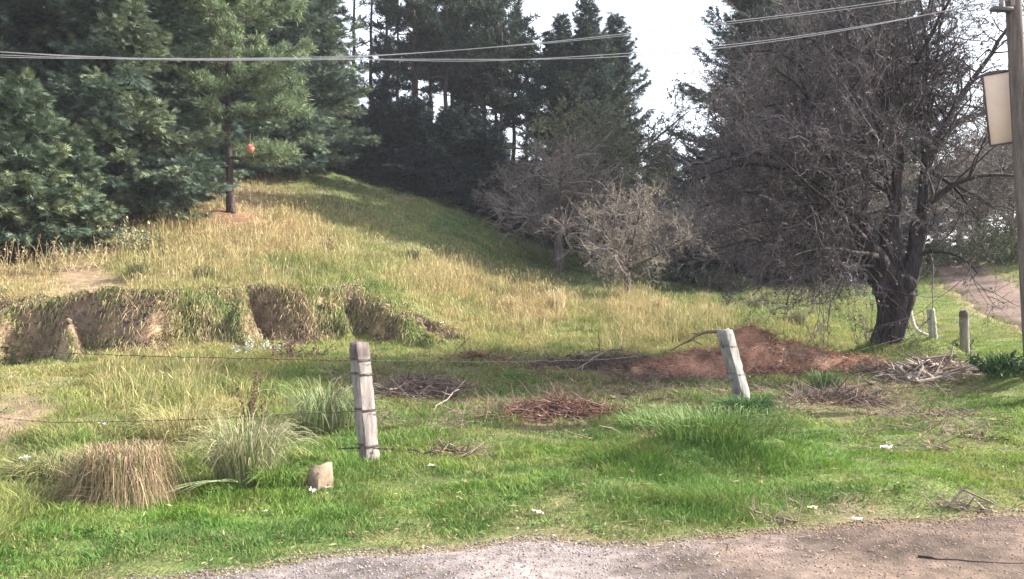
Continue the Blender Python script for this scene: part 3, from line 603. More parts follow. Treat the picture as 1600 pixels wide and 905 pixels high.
for pts_, ra in [([rel(1343,345,-.3),rel(1322,280,-.5),rel(1292,200,-.2),rel(1255,110,.3)],.075),([rel(1345,345,-.3),rel(1352,270,.1),rel(1345,180,.4),rel(1330,80,.4)],.06),([rel(1341,342,-.3),rel(1300,300,-.7),rel(1235,262,-1),rel(1160,250,-1.1),rel(1095,285,-1)],.075),
  ([rel(1399,330,.1),rel(1394,240,0),rel(1386,150,-.3),rel(1396,60,-.4),rel(1402,-50,-.2)],.10),([rel(1402,330,.15),rel(1415,250,.4),rel(1418,150,.6),rel(1440,50,.6),rel(1450,-40,.6)],.065),([rel(1398,332,.15),rel(1378,260,.7),rel(1350,150,1.4),rel(1335,20,1.8)],.06),
  ([rel(1440,340,.1),rel(1450,265,.4),rel(1472,200,.6),rel(1505,140,.7),rel(1560,60,.8),rel(1620,-20,1)],.10),([rel(1438,340,.1),rel(1441,250,.1),rel(1450,150,.2),rel(1470,60,.2),rel(1480,-30,.2)],.055),([rel(1360,385,-.2),rel(1325,345,-1.1),rel(1280,300,-1.9),rel(1220,240,-2.2)],.06)]: limbs.append((pts_, ra, .018))
limbs += [ ([rel(1372,418),rel(1300,398,-.3),rel(1240,386,-.6),rel(1180,372,-.7),rel(1115,392,-.6)],.075,.02),
 ([rel(1366,392),rel(1312,332,.3),rel(1242,308,.7),rel(1162,298,1),rel(1085,330,1.2)],.09,.02),
 ([rel(1350,342),rel(1292,290,-.6),rel(1222,252,-1.0),rel(1152,242,-1.1),rel(1090,275,-1)],.085,.02),
 ([rel(1436,332),rel(1482,292,-.3),rel(1540,272,-.5),rel(1610,276,-.6)],.07,.02),
 ([rel(1440,285),rel(1478,175,.2),rel(1518,112,.4),rel(1575,108,.5)],.075,.02),
 ([rel(1393,232),rel(1340,182,.2),rel(1270,152,.5),rel(1185,165,.6)],.08,.02),
 ([rel(1388,165),rel(1330,92,0),rel(1258,62,.2),rel(1190,45,.2)],.07,.02),
 ([rel(1430,400),rel(1468,384,-.3),rel(1498,392,-.5),rel(1530,432,-.7)],.05,.012),
 ([rel(1340,330),rel(1280,340,.5),rel(1200,345,1.0),rel(1130,360,1.2)],.06,.015),
 ([rel(1300,225),rel(1240,200,.4),rel(1170,210,.8),rel(1110,230,.8)],.06,.015),
 ([rel(1445,262),rel(1440,170,.2),rel(1450,90,.3),rel(1440,10,.3)],.07,.02),
 ([rel(1472,200),rel(1530,170,1),rel(1600,170,1.6)],.05,.015),
 ([rel(1385,420),rel(1330,415,-.8),rel(1270,415,-1.2),rel(1200,420,-1.3)],.045,.012),
 ([rel(1398,150),rel(1450,60,-.5),rel(1490,-20,-.8)],.06,.02),
 ([rel(1330,290),rel(1260,260,1.4),rel(1200,190,2.2),rel(1150,130,2.6)],.06,.015)]
for a_, b_ in [((1352,350,.3),(1230,372,.9)),((1345,335,-.8),(1190,330,-1.7)),((1360,395,.5),(1250,420,1.5)),((1310,305,.9),(1130,300,2.2)),((1322,280,-.9),(1180,265,-1.8)),((1292,200,.4),(1160,185,1.4)),((1340,340,1.2),(1100,395,2.4)),((1400,310,.8),(1300,240,2.0)),((1395,250,-.4),(1320,130,-1.2)),((1445,262,.2),(1530,330,.2)),((1370,400,-.8),(1225,400,-2.0)),((1292,200,-.2),(1215,90,-.8)),((1345,180,.4),(1270,60,.9)),((1330,80,.4),(1290,-20,.4)),((1350,150,1.4),(1230,110,2.2)),((1255,110,.3),(1160,70,.5)),((1386,150,-.3),(1340,20,-1.2)),((1322,280,-.5),(1225,180,-1.6)),((1395,240,0),(1340,200,-1.5))]:
    pa = rel(*a_); pb_ = rel(*b_); limbs.append(([pa, pa*.62+pb_*.38+np.array([0,0,.14]), pa*.3+pb_*.7+np.array([0,0,.1]), pb_+np.array([0,0,-.15])], .05, .012))
G, Gt, Gl = bare_tree(root, limbs, 77, lens=(1.5,.8,.40), cnt=(4.4,6,5), bark=(.050,.043,.045), twig=(.088,.076,.083), leaves=2.2, leafc=(.095,.08,.07), tw=.0056, leafs=.05, subtw=2)
Gt0.build('trunk', M_BARK, root, True); G.build('limbs', M_BARK, root, True); Gt.build('twigs', M_TWIG, root); Gl.build('leaves', M_DLEAF, root)

def generic_tree(name, seed, h, spread, trunkh, r0, nlimb, **kw):
    r = np.random.default_rng(seed); root = empty(name); G0 = Geo()
    tube(G0, [(0,0,-.2),(0,0,.15),(.03*h*.2,0,trunkh*.5),(.05,.02,trunkh)], [r0*1.4,r0*1.1,r0*.95,r0*.85], 10, kw.get('bark',(.1,.085,.08)), ridge=.05, jit=.1, seed=seed)
    limbs = []
    for i in range(nlimb):
        az = i*2.4+r.normal()*.3; t = (i+.5)/nlimb; el = r.uniform(.65,1.15) if i else 1.45
        L = (h-trunkh)*r.uniform(.75,1.05)
        d = np.array([math.cos(az)*math.cos(el)*spread, math.sin(az)*math.cos(el)*spread, math.sin(el)])
        limbs.append((wander(r, np.array([.05,.02,trunkh*r.uniform(.75,.98)]), d, L, 6, .13, .02), r0*.6, .02))
    G, Gt, Gl = bare_tree(root, limbs, seed, **kw)
    G0.build('trunk', M_BARK, root, True); G.build('limbs', M_BARK, root, True); Gt.build('twigs', M_TWIG, root); Gl.build('leaves', M_DLEAF, root); return root
tA = generic_tree('bare_tree', 101, 5.6, 1.2, 1.7, .2, 9, lens=(1.5,.8,.45), cnt=(3.8,6,5), bark=(.11,.09,.085), twig=(.185,.160,.152), leaves=1.2, leafc=(.20,.165,.125), tw=.011, leafs=.08, subtw=2)
place(tA, 872, 40.5, 1.22, .5); tag(tA, 'greyish bare tree with forked dark trunk in the shaded hollow', 'tree')
tB = generic_tree('bare_tree', 102, 4.5, 1.35, 1.1, .12, 8, lens=(1.2,.7,.4), cnt=(4,6,5), bark=(.12,.1,.09), twig=(.19,.163,.148), leaves=1.1, leafc=(.22,.19,.13), tw=.007, leafs=.07, subtw=2)
place(tB, 980, 30.5, 1.0, 1.2); tag(tB, 'small pale bare tree with thin twin stems at the meadow edge', 'tree')
BG = 'bare trees around the hollow'
for proto, lab, p_, Y_, s_ in [(tA,'bare tree with twiggy crown low behind the left arms of the gnarled tree',1085,38,.95),(tA,'twiggy bare tree tucked under the large dark conifer',1175,36,.9),
        (tA,'bare grey tree at the foot of the forest, left of the forked one',795,46,.75),
        (tA,'bare tree right of the gnarled trunk beside the dirt path',1530,42,1.3),(tA,'twiggy tree at the right border behind the utility pole',1640,38,1.2),(tB,'low bare tree right behind the gnarled trunk',1440,40,1.3),(tA,'bare tree behind the gnarled trunk on its left',1330,38,1.0),(tB,'bare bush tree above the bend of the dirt path',1585,46,1.6)]:
    o = copy_tree(proto); place(o, p_, Y_, s_); tag(o, lab, 'tree', BG)
tC = generic_tree('leafy_tree', 103, 8.5, 1.0, 2.2, .2, 8, lens=(1.9,1.0,.55), cnt=(2.6,4,5), bark=(.10,.085,.08), twig=(.12,.11,.085), leaves=6.0, leafc=(.12,.135,.07), tw=.011, leafs=.13, subtw=1)
place(tC, 925, 45, 1.2); tag(tC, 'thinly leaved green tree rising behind the forked bare tree', 'tree')
for lab, p_, Y_, s_ in [('olive leafy tree between the pointed conifers and the sky gap',985,52,.95),('leafy tree at the right border above the dirt path',1600,54,1.15),('leafy tree farther back right of the gnarled crown',1500,56,1.0)]:
    o = copy_tree(tC); place(o, p_, Y_, s_); tag(o, lab, 'tree', 'leafy trees in the middle distance')

# ------------------------------------------------------------------ fence posts
def post(name, base, top, wdt, dpt, rz, col, label, round_=False, dark_top=False):
    root = empty(name, base); tag(root, label, 'fence post', 'old fence posts'); G = Geo(); r = np.random.default_rng(int(abs(base[0]*100)))
    ax = np.array(top)-np.array(base); L = np.linalg.norm(ax); n = 26; s = np.linspace(-.25/L, 1, n)
    if round_: cr = [(math.cos(a), math.sin(a)) for a in np.arange(14)/14*6.283]
    else:
        k = .95; cr = [(-k,-1),(-.3,-1.03),(.3,-1.0),(k,-1),(1,-k),(1.02,0),(1,k),(k,1),(0,1.02),(-k,1),(-1,k),(-1.02,0),(-1,-k)]
    cr = np.array(cr); m = len(cr); V = []; C = []
    ca, sa = math.cos(rz), math.sin(rz)
    for i, t in enumerate(s):
        f = 1+.03*r.normal()+.10*(1-t)*(0 if round_ else .5); f *= .93 if i == n-1 else 1
        q = cr*np.array([wdt/2, dpt/2])*f*(1+.035*r.normal(size=(m,1)))
        X = q[:,0]*ca-q[:,1]*sa; Y = q[:,0]*sa+q[:,1]*ca
        tz = .012*r.normal(size=m)+.02*np.sin(cr[:,0]*2+1) if i == n-1 else 0
        V.append(np.stack([X+ax[0]*t, Y+ax[1]*t, ax[2]*t+tz+0*X],1))
        c = np.array(col)*r.uniform(.9,1.08,(m,1)); w = np.clip((.16-t)/.16,0,1); c = c*(1-w*.75)+np.array([.10,.11,.065])*w*.75
        if dark_top and t > .88: c = c*np.array([.55,.5,.5])
        C.append(c)
    V = np.concatenate(V+[ [ax*1.0+[0,0,.012]] ]); C = np.concatenate(C+[np.array([col])*.7]); k = np.arange(m); q = []
    for i in range(n-1): a = i*m+k; b = i*m+(k+1)%m; q.append(np.stack([a,b,b+m,a+m],1))
    t = np.stack([(n-1)*m+k,(n-1)*m+(k+1)%m,np.full(m,n*m)],1)
    G.add(V, np.concatenate(q), t, C); G.build('shaft', M_POST, root, False); return root
b1 = ground(578, 8.4); t1 = at(561, 537, 8.4); p1 = post('fence_post', b1, t1, .15, .125, .80, (.22,.192,.182), 'upright weathered square post with wire loops, nearest to the camera', dark_top=True)
b2 = ground(1165, 11.8); t2 = at(1132, 517, 11.7); p2 = post('fence_post', b2, t2, .19, .15, .78, (.20,.19,.183), 'white leaning square post in front of the reddish needle heap')
b3 = ground(1508, 16.5); t3 = at(1506, 486, 16.5); post('fence_post', b3, t3, .17, .17, 0, (.20,.18,.15), 'round grey wooden post right of the gnarled tree, the nearer one', True, True)
b4 = ground(1459, 22); t4 = at(1454, 483, 22); post('fence_post', b4, t4, .2, .2, 0, (.24,.235,.19), 'round mossy wooden post near the gnarled tree, the farther one', True)
b6 = ground(-160, 9); post('fence_post', b6, b6+np.array([-.05,0,1.2]), .15,.13,.4,(.36,.33,.3), 'square fence post beyond the left border', False)
# wire loops on the posts are parts
def loops(root, base, top, wdt, dpt, rz, hs, rad=.006):
    ax = np.array(top)-np.array(base)
    for h in hs:
        G = Geo(); cr = np.array([(-1,-1),(0,-1.05),(1,-1),(1.05,0),(1,1),(0,1.05),(-1,1),(-1.05,0),(-1,-1)])*np.array([wdt/2+.008, dpt/2+.008])*(1+.06*(1-h))
        ca, sa = math.cos(rz), math.sin(rz); p = np.stack([cr[:,0]*ca-cr[:,1]*sa+ax[0]*h, cr[:,0]*sa+cr[:,1]*ca+ax[1]*h, ax[2]*h+np.linspace(0,.02,9)],1)
        tube(G, p, rad, 5, (.06,.05,.045)); tube(G, p+[0,0,.012], rad*.8, 5, (.06,.05,.045)); G.build('wire_loop', M_METAL, root)
loops(p1, b1, t1, .15, .125, .80, [.86,.74,.445,.15], .0042); loops(p2, b2, t2, .19, .15, .78, [.8,.45], .0022)

# ------------------------------------------------------------------ barbed wire
def wire(pts, label, rad=.0030, barbs=.13, seed=1, col=(.075,.06,.05)):
    r = np.random.default_rng(seed); pts = np.array(pts); d = np.linalg.norm(np.diff(pts, axis=0), axis=1); cum = np.concatenate([[0], np.cumsum(d)])
    n = max(8, int(cum[-1]/.06)); s = np.linspace(0, cum[-1], n); q = np.stack([np.interp(s, cum, pts[:,k]) for k in range(3)],1)
    for _ in range(30): q[1:-1] = (q[:-2]+2*q[1:-1]+q[2:])/4
    q[1:-1] += r.normal(size=(n-2,3))*.003
    o0 = q[0].copy(); q = q-o0; G = Geo()
    tw = s*40; off = np.stack([0*tw, np.sin(tw), np.cos(tw)],1)*rad*.7
    tube(G, q+off, rad*.75, 5, col); tube(G, q-off, rad*.75, 5, col)
    B = G
    k = np.arange(.08, cum[-1], barbs); c = np.stack([np.interp(k, s, q[:,j]) for j in range(3)],1)
    for sg in range(2):
        dd = nrm(r.normal(size=c.shape)); segs(B, c-dd*.022, c+dd*.022, np.full(len(c),rad*.6), np.full(len(c),rad*.6), np.array(col))
    segs(B, c-[.012,0,0], c+[.012,0,0], np.full(len(c),rad*1.9), np.full(len(c),rad*1.9), np.array(col), 5)
    o = G.build('barbed_wire', M_METAL); o.location = o0; tag(o, label, 'wire', 'strands of barbed wire')
P1 = lambda h: b1+(t1-b1)*h; P2 = lambda h: b2+(t2-b2)*h; P6 = lambda h: b6+np.array([-.05,0,1.2])*h
wire([P6(.82), at(0,548,8.9), at(250,557,8.65), P1(.86)+[-.08,-.05,0]], 'top barbed wire strand running left from the upright post', seed=1)
wire([P6(.36), at(70,661,8.9), at(300,656,8.6), P1(.445)+[-.08,-.05,0]], 'middle barbed wire strand running left from the upright post', seed=2)
wire([P1(.86)+[.08,-.05,0], at(620,563,8.6), at(760,566,9.3), at(950,562,10.3), P2(.8)+[-.05,-.06,0]], 'upper wire strand hanging between the upright and the leaning post', rad=.0022, seed=3)
wire([P1(.445)+[.08,-.05,0], at(690,662,9.0), at(800,650,9.6), at(1000,632,10.6), P2(.4)+[-.05,-.06,0]], 'lower wire strand sagging between the upright and the leaning post', rad=.0022, seed=4)
wire([P1(.15)+[-.3,.02,-.03], P1(.15)+[-.1,-.06,.01], P1(.15)+[.09,-.06,0], P1(.15)+[.25,-.05,-.02]], 'short cut end of wire at the foot of the upright post', rad=.006, seed=5, barbs=.07)
wire([P2(.8)+[.1,0,0], at(1300,560,13.5), b3+[-.1,-.1,.9]], 'wire strand from the leaning post towards the round grey post', rad=.0022, seed=6)

# pale bent stick behind the gnarled trunk
r_ = np.random.default_rng(3)
p = [at(1422,478,19.5), at(1424,495,19.5), at(1428,510,19.5), at(1436,519,19.4), at(1450,524,19.3)]; o0 = p[2].copy(); gzv = gz(o0[0], o0[1]); G = Geo()
p = [q-o0 for q in p]; tube(G, p, [.03,.04,.045,.04,.03], 7, (.5,.44,.38), jit=.2)
o = G.build('bent_branch', M_TWIG, None, True); o.location = o0; tag(o, 'pale bent bare branch standing between the gnarled trunk and the mossy post', 'branch')

# ------------------------------------------------------------------ utility pole, sign, cables
pb = np.array([wx(1618, 12), 12.0, 0]); pb[2] = gz(pb[0], pb[1])
ptop = at(1577, -110, 12.0)
root = empty('utility_pole', pb); tag(root, 'leaning wooden utility pole at the right border', 'pole'); G = Geo()
s = np.linspace(-.1, 1, 12)[:,None]; tube(G, (ptop-pb)*s, np.linspace(.125,.10,12), 14, (.115,.095,.085), jit=.04); G.build('shaft', M_POST, root, True)
ph = lambda py: pb+(ptop-pb)*((EYE+(HZ-py)/F*12-pb[2])/(ptop[2]-pb[2]))
def boxg(G, c, hx, hy, hz, rz=0, col=(.5,.5,.5), bev=.12):
    ca, sa = math.cos(rz), math.sin(rz); v = []
    b = bev*min(hx,hy,hz); 
    for z_, sh in ((-hz, b), (-hz+b, 0), (hz-b, 0), (hz, b)):
        X, Y = hx-sh, hy-sh; bb = b
        for q in [(-X+bb,-Y),(X-bb,-Y),(X,-Y+bb),(X,Y-bb),(X-bb,Y),(-X+bb,Y),(-X,Y-bb),(-X,-Y+bb)]: v.append((c[0]+q[0]*ca-q[1]*sa, c[1]+q[0]*sa+q[1]*ca, c[2]+z_))
    k = np.arange(8); q = []
    for i in range(3): a = i*8+k; b_ = i*8+(k+1)%8; q.append(np.stack([a,b_,b_+8,a+8],1))
    v += [(c[0],c[1],c[2]-hz),(c[0],c[1],c[2]+hz)]
    t = np.concatenate([np.stack([(k+1)%8,k,np.full(8,32)],1), np.stack([24+k,24+(k+1)%8,np.full(8,33)],1)])
    G.add(np.array(v), np.concatenate(q), t, col)
a = ph(17)-pb; G = Geo(); boxg(G, a+[-.13,-.05,0], .22, .05, .028, .15, (.1,.1,.11)); G.build('bracket', M_METAL, root)
for dx in (-.22,-.06):
    G = Geo(); q = a+np.array([dx,-.08,.03]); tube(G, [q,q+[0,0,.03],q+[0,0,.06],q+[0,0,.09],q+[0,0,.12]], [.02,.035,.025,.036,.02], 10, (.28,.22,.2)); G.build('insulator', M_STONE, root, True)
# board on the pole: beige sheet with a dark rim, hung by two straps
c = at(1573,168,12.22); root = empty('sign_board', c); tag(root, 'beige rectangular board with dark rim fixed to the utility pole', 'board')
rz = -.35; sk = math.tan(math.radians(3))
def sheared(name, cx_, cz_, hx, hy, hz, mat, col):
    G = Geo(); boxg(G, np.array([0,0,0]), hx, hy, hz, 0, col); v = G.v[0].astype(float); v[:,0] += cx_; v[:,2] += cz_
    v[:,0], v[:,1] = v[:,0]*math.cos(rz)-v[:,1]*math.sin(rz), v[:,0]*math.sin(rz)+v[:,1]*math.cos(rz); v[:,0] += -v[:,2]*.11; v[:,2] += v[:,0]*.12
    G.v[0] = v; return G.build(name, mat, root)
sheared('panel', 0, 0, .25, .012, .50, M_PANEL, (.66,.52,.42))
for cx_, cz_, hx, hz in [(0,.515,.27,.014),(0,-.515,.27,.014),(-.262,0,.010,.50),(.262,0,.010,.50)]: sheared('rim', cx_, cz_, hx, .022, hz, M_METAL, (.07,.06,.06))
def cable(pts, label, rad=.0055, col=(.38,.38,.40), seed=0):
    pts = np.array(pts); d = np.linalg.norm(np.diff(pts, axis=0), axis=1); cum = np.concatenate([[0], np.cumsum(d)]); n = 120; s = np.linspace(0, cum[-1], n)
    q = np.stack([np.interp(s, cum, pts[:,k]) for k in range(3)],1)
    for _ in range(60): q[1:-1] = (q[:-2]+2*q[1:-1]+q[2:])/4
    G = Geo(); o0 = q[0].copy(); tube(G, q-o0, rad, 6, col); o = G.build('overhead_cable', M_CABLE, None, True); o.location = o0; tag(o, label, 'cable', 'overhead cables')
i0 = pb+a
cable([at(-500,45,14),at(0,82,13.4),at(250,94,13.2),at(500,94,13),at(650,84,12.9),at(850,68,12.7),at(1140,34,12.4),at(1330,12,12.2),ph(-25)+[-.08,-.1,0]], 'uppermost overhead cable, rising towards the top right corner')
cable([at(-500,60,14.1),at(0,87,13.5),at(300,96,13.3),at(600,92,13.1),at(830,94,12.9),at(980,92,12.8),at(1080,81,12.7),at(1220,66,12.5),at(1360,43,12.3),i0+[-.22,-.08,.14]], 'middle overhead cable ending at the left insulator of the utility pole')
cable([at(-500,66,14.2),at(0,91,13.6),at(300,93,13.4),at(580,90,13.2),at(680,99,13.1),at(760,100,13.0),at(840,92,12.9),at(1080,78,12.7),at(1220,63,12.6),at(1360,40,12.4),i0+[-.06,-.08,.14]], 'lowest overhead cable, dipping below the others in front of the forest')
cable([at(-500,58,14.0),at(0,80,13.5),at(120,92,13.4),at(330,92,13.3),at(620,88,13.1),at(740,75,12.9),at(880,68,12.8),at(1140,37,12.5),at(1340,14,12.3),ph(-18)+[-.08,-.12,0]], 'overhead cable twisted around the uppermost one', rad=.004)

# ------------------------------------------------------------------ tussocks, weeds and shrubs
def tussock(name, px, Y, n, h, rad, cols, label, lean=(.6,1.6), droop=.5, wdt=.006, cat='grass tussock', seed=1, flat=0.35, dome=False):
    r = np.random.default_rng(seed); b = ground(px, Y); a = r.random(n)*6.283; q = rad*np.sqrt(r.random(n))*flat
    P = np.stack([np.cos(a)*q, np.sin(a)*q, -.02+0*q],1); az = a+r.normal(size=n)*(1.1 if dome else .5); ln = np.stack([np.cos(az), np.sin(az), 0*az],1)
    L = h*r.uniform(.3 if dome else .7,1.2,n); k = 7; s = np.linspace(0,1,k+1); reach = rad*(1+(.35*np.cos(az-2.6) if dome else 0))*r.uniform(.3,1.05,n)*(lean[0]+(lean[1]-lean[0])*r.random(n)); dr = droop*r.uniform(.4,1.4,n)
    pts = [P+ln*(reach*t**1.3)[:,None]+np.array([0,0,1.0])*(L*(1.9*t-(.9+dr)*t*t))[:,None] for t in s]
    if dome:
        pts = [P+ln*(reach*t**1.2)[:,None]+np.array([0,0,1.0])*(L*(np.where(t < .4, 1-((.4-t)/.4)**2, 1-((t-.4)/.62)**2)))[:,None] for t in s]
        st = r.random(n) < .2; alt = [P+ln*(reach*1.1*t**1.2)[:,None]+np.array([0,0,1.0])*(L*1.0*(1.7*t-.75*t*t))[:,None] for t in s]; pts = [np.where(st[:,None], b_, a_) for a_, b_ in zip(pts, alt)]
    zmin = -.03
    for p in pts: p[:,2] = np.maximum(p[:,2], zmin+.05*r.random(n))
    c = np.array(cols)[r.integers(0, len(cols), n)]*r.uniform(.55,1.35,(n,1)); sd = nrm(np.stack([-np.sin(az), np.cos(az), r.normal(size=n)*.4],1))
    V = []
    for i, p in enumerate(pts):
        w = wdt*(1-.75*s[i]**2); V += [p-sd*w/2, p+sd*w/2]
    V = np.stack(V,1); m = V.shape[1]; bb = np.arange(n)[:,None]*m; q = []
    for i in range(k): q.append(np.stack([bb[:,0]+2*i, bb[:,0]+2*i+1, bb[:,0]+2*i+3, bb[:,0]+2*i+2],1))
    G = Geo(); G.add(V, np.concatenate(q), None, np.repeat(c,m,0)); o = G.build(name, M_STRAW); o.location = b; return tag(o, label, cat, 'grass tussocks')
tussock('dry_tussock', 195, 6.85, 5200, .42, .37, [(.36,.27,.17),(.42,.33,.21),(.27,.19,.12),(.20,.14,.09),(.30,.22,.14),(.16,.2,.07)], 'big drooping straw brown tussock left of the green spiky one', (.25,1.35), .95, .0042, seed=1, flat=.75, dome=True)
GT1 = tussock('green_tussock', 385, 7.4, 900, .72, .5, [(.25,.25,.14),(.34,.32,.19),(.16,.22,.08),(.44,.39,.25)], 'spiky pale green tussock between the straw tussock and the stone block', (.25,1.35), .4, .006, seed=2, flat=.5)
tussock('green_tussock', 512, 10.2, 560, .66, .7, [(.22,.29,.12),(.27,.31,.16),(.16,.22,.09),(.33,.31,.19)], 'soft green tussock just left behind the upright post', (.3,1.1), .5, .008, seed=3, flat=.5)
tussock('green_tussock', 430, 7.2, 380, .28, .32, [(.12,.2,.04),(.16,.24,.06)], 'low bright green tussock at the right foot of the spiky one', (.3,1.1), .4, .007, seed=4, flat=.5)
tussock('green_tussock', 1170, 11.2, 700, .34, .42, [(.05,.11,.04),(.07,.14,.04),(.1,.19,.05)], 'dark green tussock at the foot of the white leaning post', (.4,1.2), .6, .009, seed=5, flat=.6)
tussock('green_tussock', 1110, 8.5, 1600, .15, .95, [(.10,.17,.04),(.17,.22,.08),(.09,.15,.04)], 'shaggy grass hummock in the lawn below the leaning post', (.1,.3), .2, .008, seed=6, flat=.95)
tussock('dry_tussock', 290, 9.3, 700, .55, .6, [(.36,.31,.15),(.30,.28,.12)], 'thin yellow tussock behind the straw brown one', (.2,1.1), .4, .007, seed=7, flat=.6)
tussock('green_tussock', 95, 7.5, 700, .30, .5, [(.17,.18,.07),(.24,.22,.1),(.12,.14,.06)], 'olive tussock at the left side of the straw brown one', (.3,1.1), .5, .008, seed=8, flat=.7)
for i, (px_, Y_, h_, c_, lab) in enumerate([(215,21.2,.55,(.17,.17,.08),'olive grass tuft on top of the bank near the left track'),(318,21,.5,(.17,.17,.08),'olive grass tuft above the middle of the bank'),(870,24.5,.85,(.5,.42,.26),'tall pale feathery grass tuft in the meadow below the forked tree'),
        (800,25,.6,(.46,.38,.2),'straw tuft left of the feathery grass tuft'),(1030,25,.6,(.44,.36,.2),'straw tuft in front of the small pale bare tree'),(645,30,.5,(.09,.10,.05),'dark weed tuft on the slope above the meadow'),
        (1180,26,.7,(.2,.19,.11),'grey green tuft under the left arms of the gnarled tree'),(1245,22,.55,(.19,.19,.1),'olive tuft in the meadow left of the gnarled trunk'),(1290,13.6,.35,(.1,.15,.06),'green tuft between needle heap and gnarled trunk'),(1565,13.2,.4,(.05,.1,.03),'dark green hummock at the right border')]):
    tussock('grass_tuft', px_, Y_, 240, h_, .35, [c_, tuple(1.25*v for v in c_)], lab, (.2,.9), .35, .014, seed=30+i, flat=.6)
# a few fresh blades bent over the turf
b = ground(345, 7.1); r_ = np.random.default_rng(9); G = Geo()
for i in range(9):
    s = np.linspace(0,1,8)[:,None]; e_ = np.array([-.42,-.34,.0])*r_.uniform(.5,1.0)+r_.normal(size=3)*.05; e_[2] = .03
    tube(G, np.array([.15,.05,.05])*(1-s)+e_*s+np.array([0,0,.22])*s*(1-s), .005*(1-s[:,0]*.6), 4, (.34,.38,.2))
o = G.build('bent_blades', M_STRAW, GT1); o.location = b-np.array(GT1.location); o['label'] = 'long pale blades bent over the turf'

def weed(px, Y, h, n, spread, col, label, leaf=.05, seed=1, cat='weed', leaves=26, name='dry_weed', group='dry weeds', thick=.006, leafcol=None):
    r = np.random.default_rng(seed); b = ground(px, Y); root = empty(name, b); tag(root, label, cat, group); G = Geo(); P = []; D = []
    for i in range(n):
        p0 = np.array([r.normal()*spread*.25, r.normal()*spread*.25, -.03]); d = np.array([r.normal()*spread/h*.5, r.normal()*spread/h*.5, 1.0]); w = wander(r, p0, d, h*r.uniform(.6,1.05), 7, .06, 0)
        tube(G, w, thick*np.linspace(1,.4,8), 4, np.array(col)*r.uniform(.7,1.3), cap=False)
        for k in range(leaves):
            j = r.integers(2,8); P.append(w[j]+(w[j-1]-w[j])*r.random()); D.append(r.normal(size=3)+[0,0,.3])
    G.build('stems', M_TWIG, root); G = Geo(); P = np.array(P); m = len(P)
    cards(G, P, nrm(np.array(D)), leaf*r.uniform(.5,1.4,m), leaf*.45*r.uniform(.5,1.4,m), np.array(leafcol or col)*r.uniform(.5,1.5,(m,1)), r); G.build('leaves', M_DLEAF, root); return root
weed(391, 8.6, .98, 6, .05, (.17,.125,.075), 'tall rusty dock stalk behind the spiky green tussock', .03, 1, leaves=190, thick=.007)
weed(411, 8.6, .74, 3, .025, (.16,.115,.065), 'second shorter dock stalk right beside the tall one', .028, 2, leaves=120, thick=.006)
weed(510, 27, .75, 6, .4, (.10,.075,.05), 'dark crooked dead plant alone in the upper meadow', .1, 3, leaves=16, thick=.02)
weed(460, 15.8, .55, 26, 1.0, (.16,.11,.085), 'low brown heath-like bush left of the upright post at the bank foot', .06, 4, leaves=26, name='low_shrub', cat='shrub', group='low shrubs')
weed(395, 16.5, .4, 22, .9, (.42,.42,.36), 'whitish flowering weed patch at the foot of the bank', .07, 5, leaves=24, name='pale_weed', leafcol=(.5,.5,.4), group='pale weeds')
for i, (px_, Y_, h_, lab) in enumerate([(20,21.4,1.0,'dry stalks at the far left under the pale spruce'),(72,21.6,1.15,'tall pale dry stalks under the left spruces'),(112,21.9,.9,'grey dry stalks left of the pale leaved shrub'),(150,22.4,.9,'brown dry stalks beside the pale leaved shrub')]):
    weed(px_, Y_, h_, 14, .7, (.34,.27,.16), lab, .07, 10+i, leaves=10, thick=.011)
weed(195, 24.5, 1.15, 16, .8, (.14,.11,.08), 'shrub with pale leaves at the foot of the big fluffy spruce', .12, 20, leaves=26, name='leafy_shrub', cat='shrub', group='low shrubs', leafcol=(.26,.27,.17))
weed(235, 25, .8, 12, .7, (.14,.12,.08), 'small dark shrub at the grass edge right of the pale leaved shrub', .1, 21, leaves=24, name='leafy_shrub', cat='shrub', group='low shrubs', leafcol=(.13,.14,.08))
weed(1352, 16.4, 1.15, 12, .5, (.17,.145,.11), 'thin grey brushy shrub against the left side of the gnarled trunk', .05, 22, leaves=30, name='thin_shrub', cat='shrub', group='low shrubs')
weed(1490, 17.2, .5, 20, .6, (.06,.075,.05), 'dark low bush behind the nearer round post', .09, 23, leaves=40, name='low_shrub', cat='shrub', group='low shrubs', leafcol=(.045,.07,.03))
weed(1585, 13.0, .45, 20, .9, (.06,.075,.05), 'dark green low bush at the right border', .08, 24, leaves=50, name='low_shrub', cat='shrub', group='low shrubs', leafcol=(.04,.075,.03))
for i, (px_, Y_, h_, lab) in enumerate([(1545,40,1.8,'green bush on the far side of the dirt path'),(1590,36,1.6,'green bush at the right border above the dirt path'),(1480,38,1.5,'olive bush where the dirt path disappears'),(1560,48,2.6,'tall bush behind the green bushes of the dirt path'),(1410,36,1.3,'bush right behind the gnarled trunk'),(1260,36,1.3,'bush added as dark shade in the hollow behind the meadow'),(1120,35,1.2,'bush added as dark shade in the hollow under the large conifer')]):
    weed(px_, Y_, h_, 40, 2.2, (.12,.11,.08), lab, .16, 40+i, leaves=45, name='leafy_bush', cat='bush', group='bushes behind the meadow', thick=.02, leafcol=(.085,.11,.045) if i < 5 else (.05,.07,.035))  # last two bushes are added, dark leaved, to stand in for shade

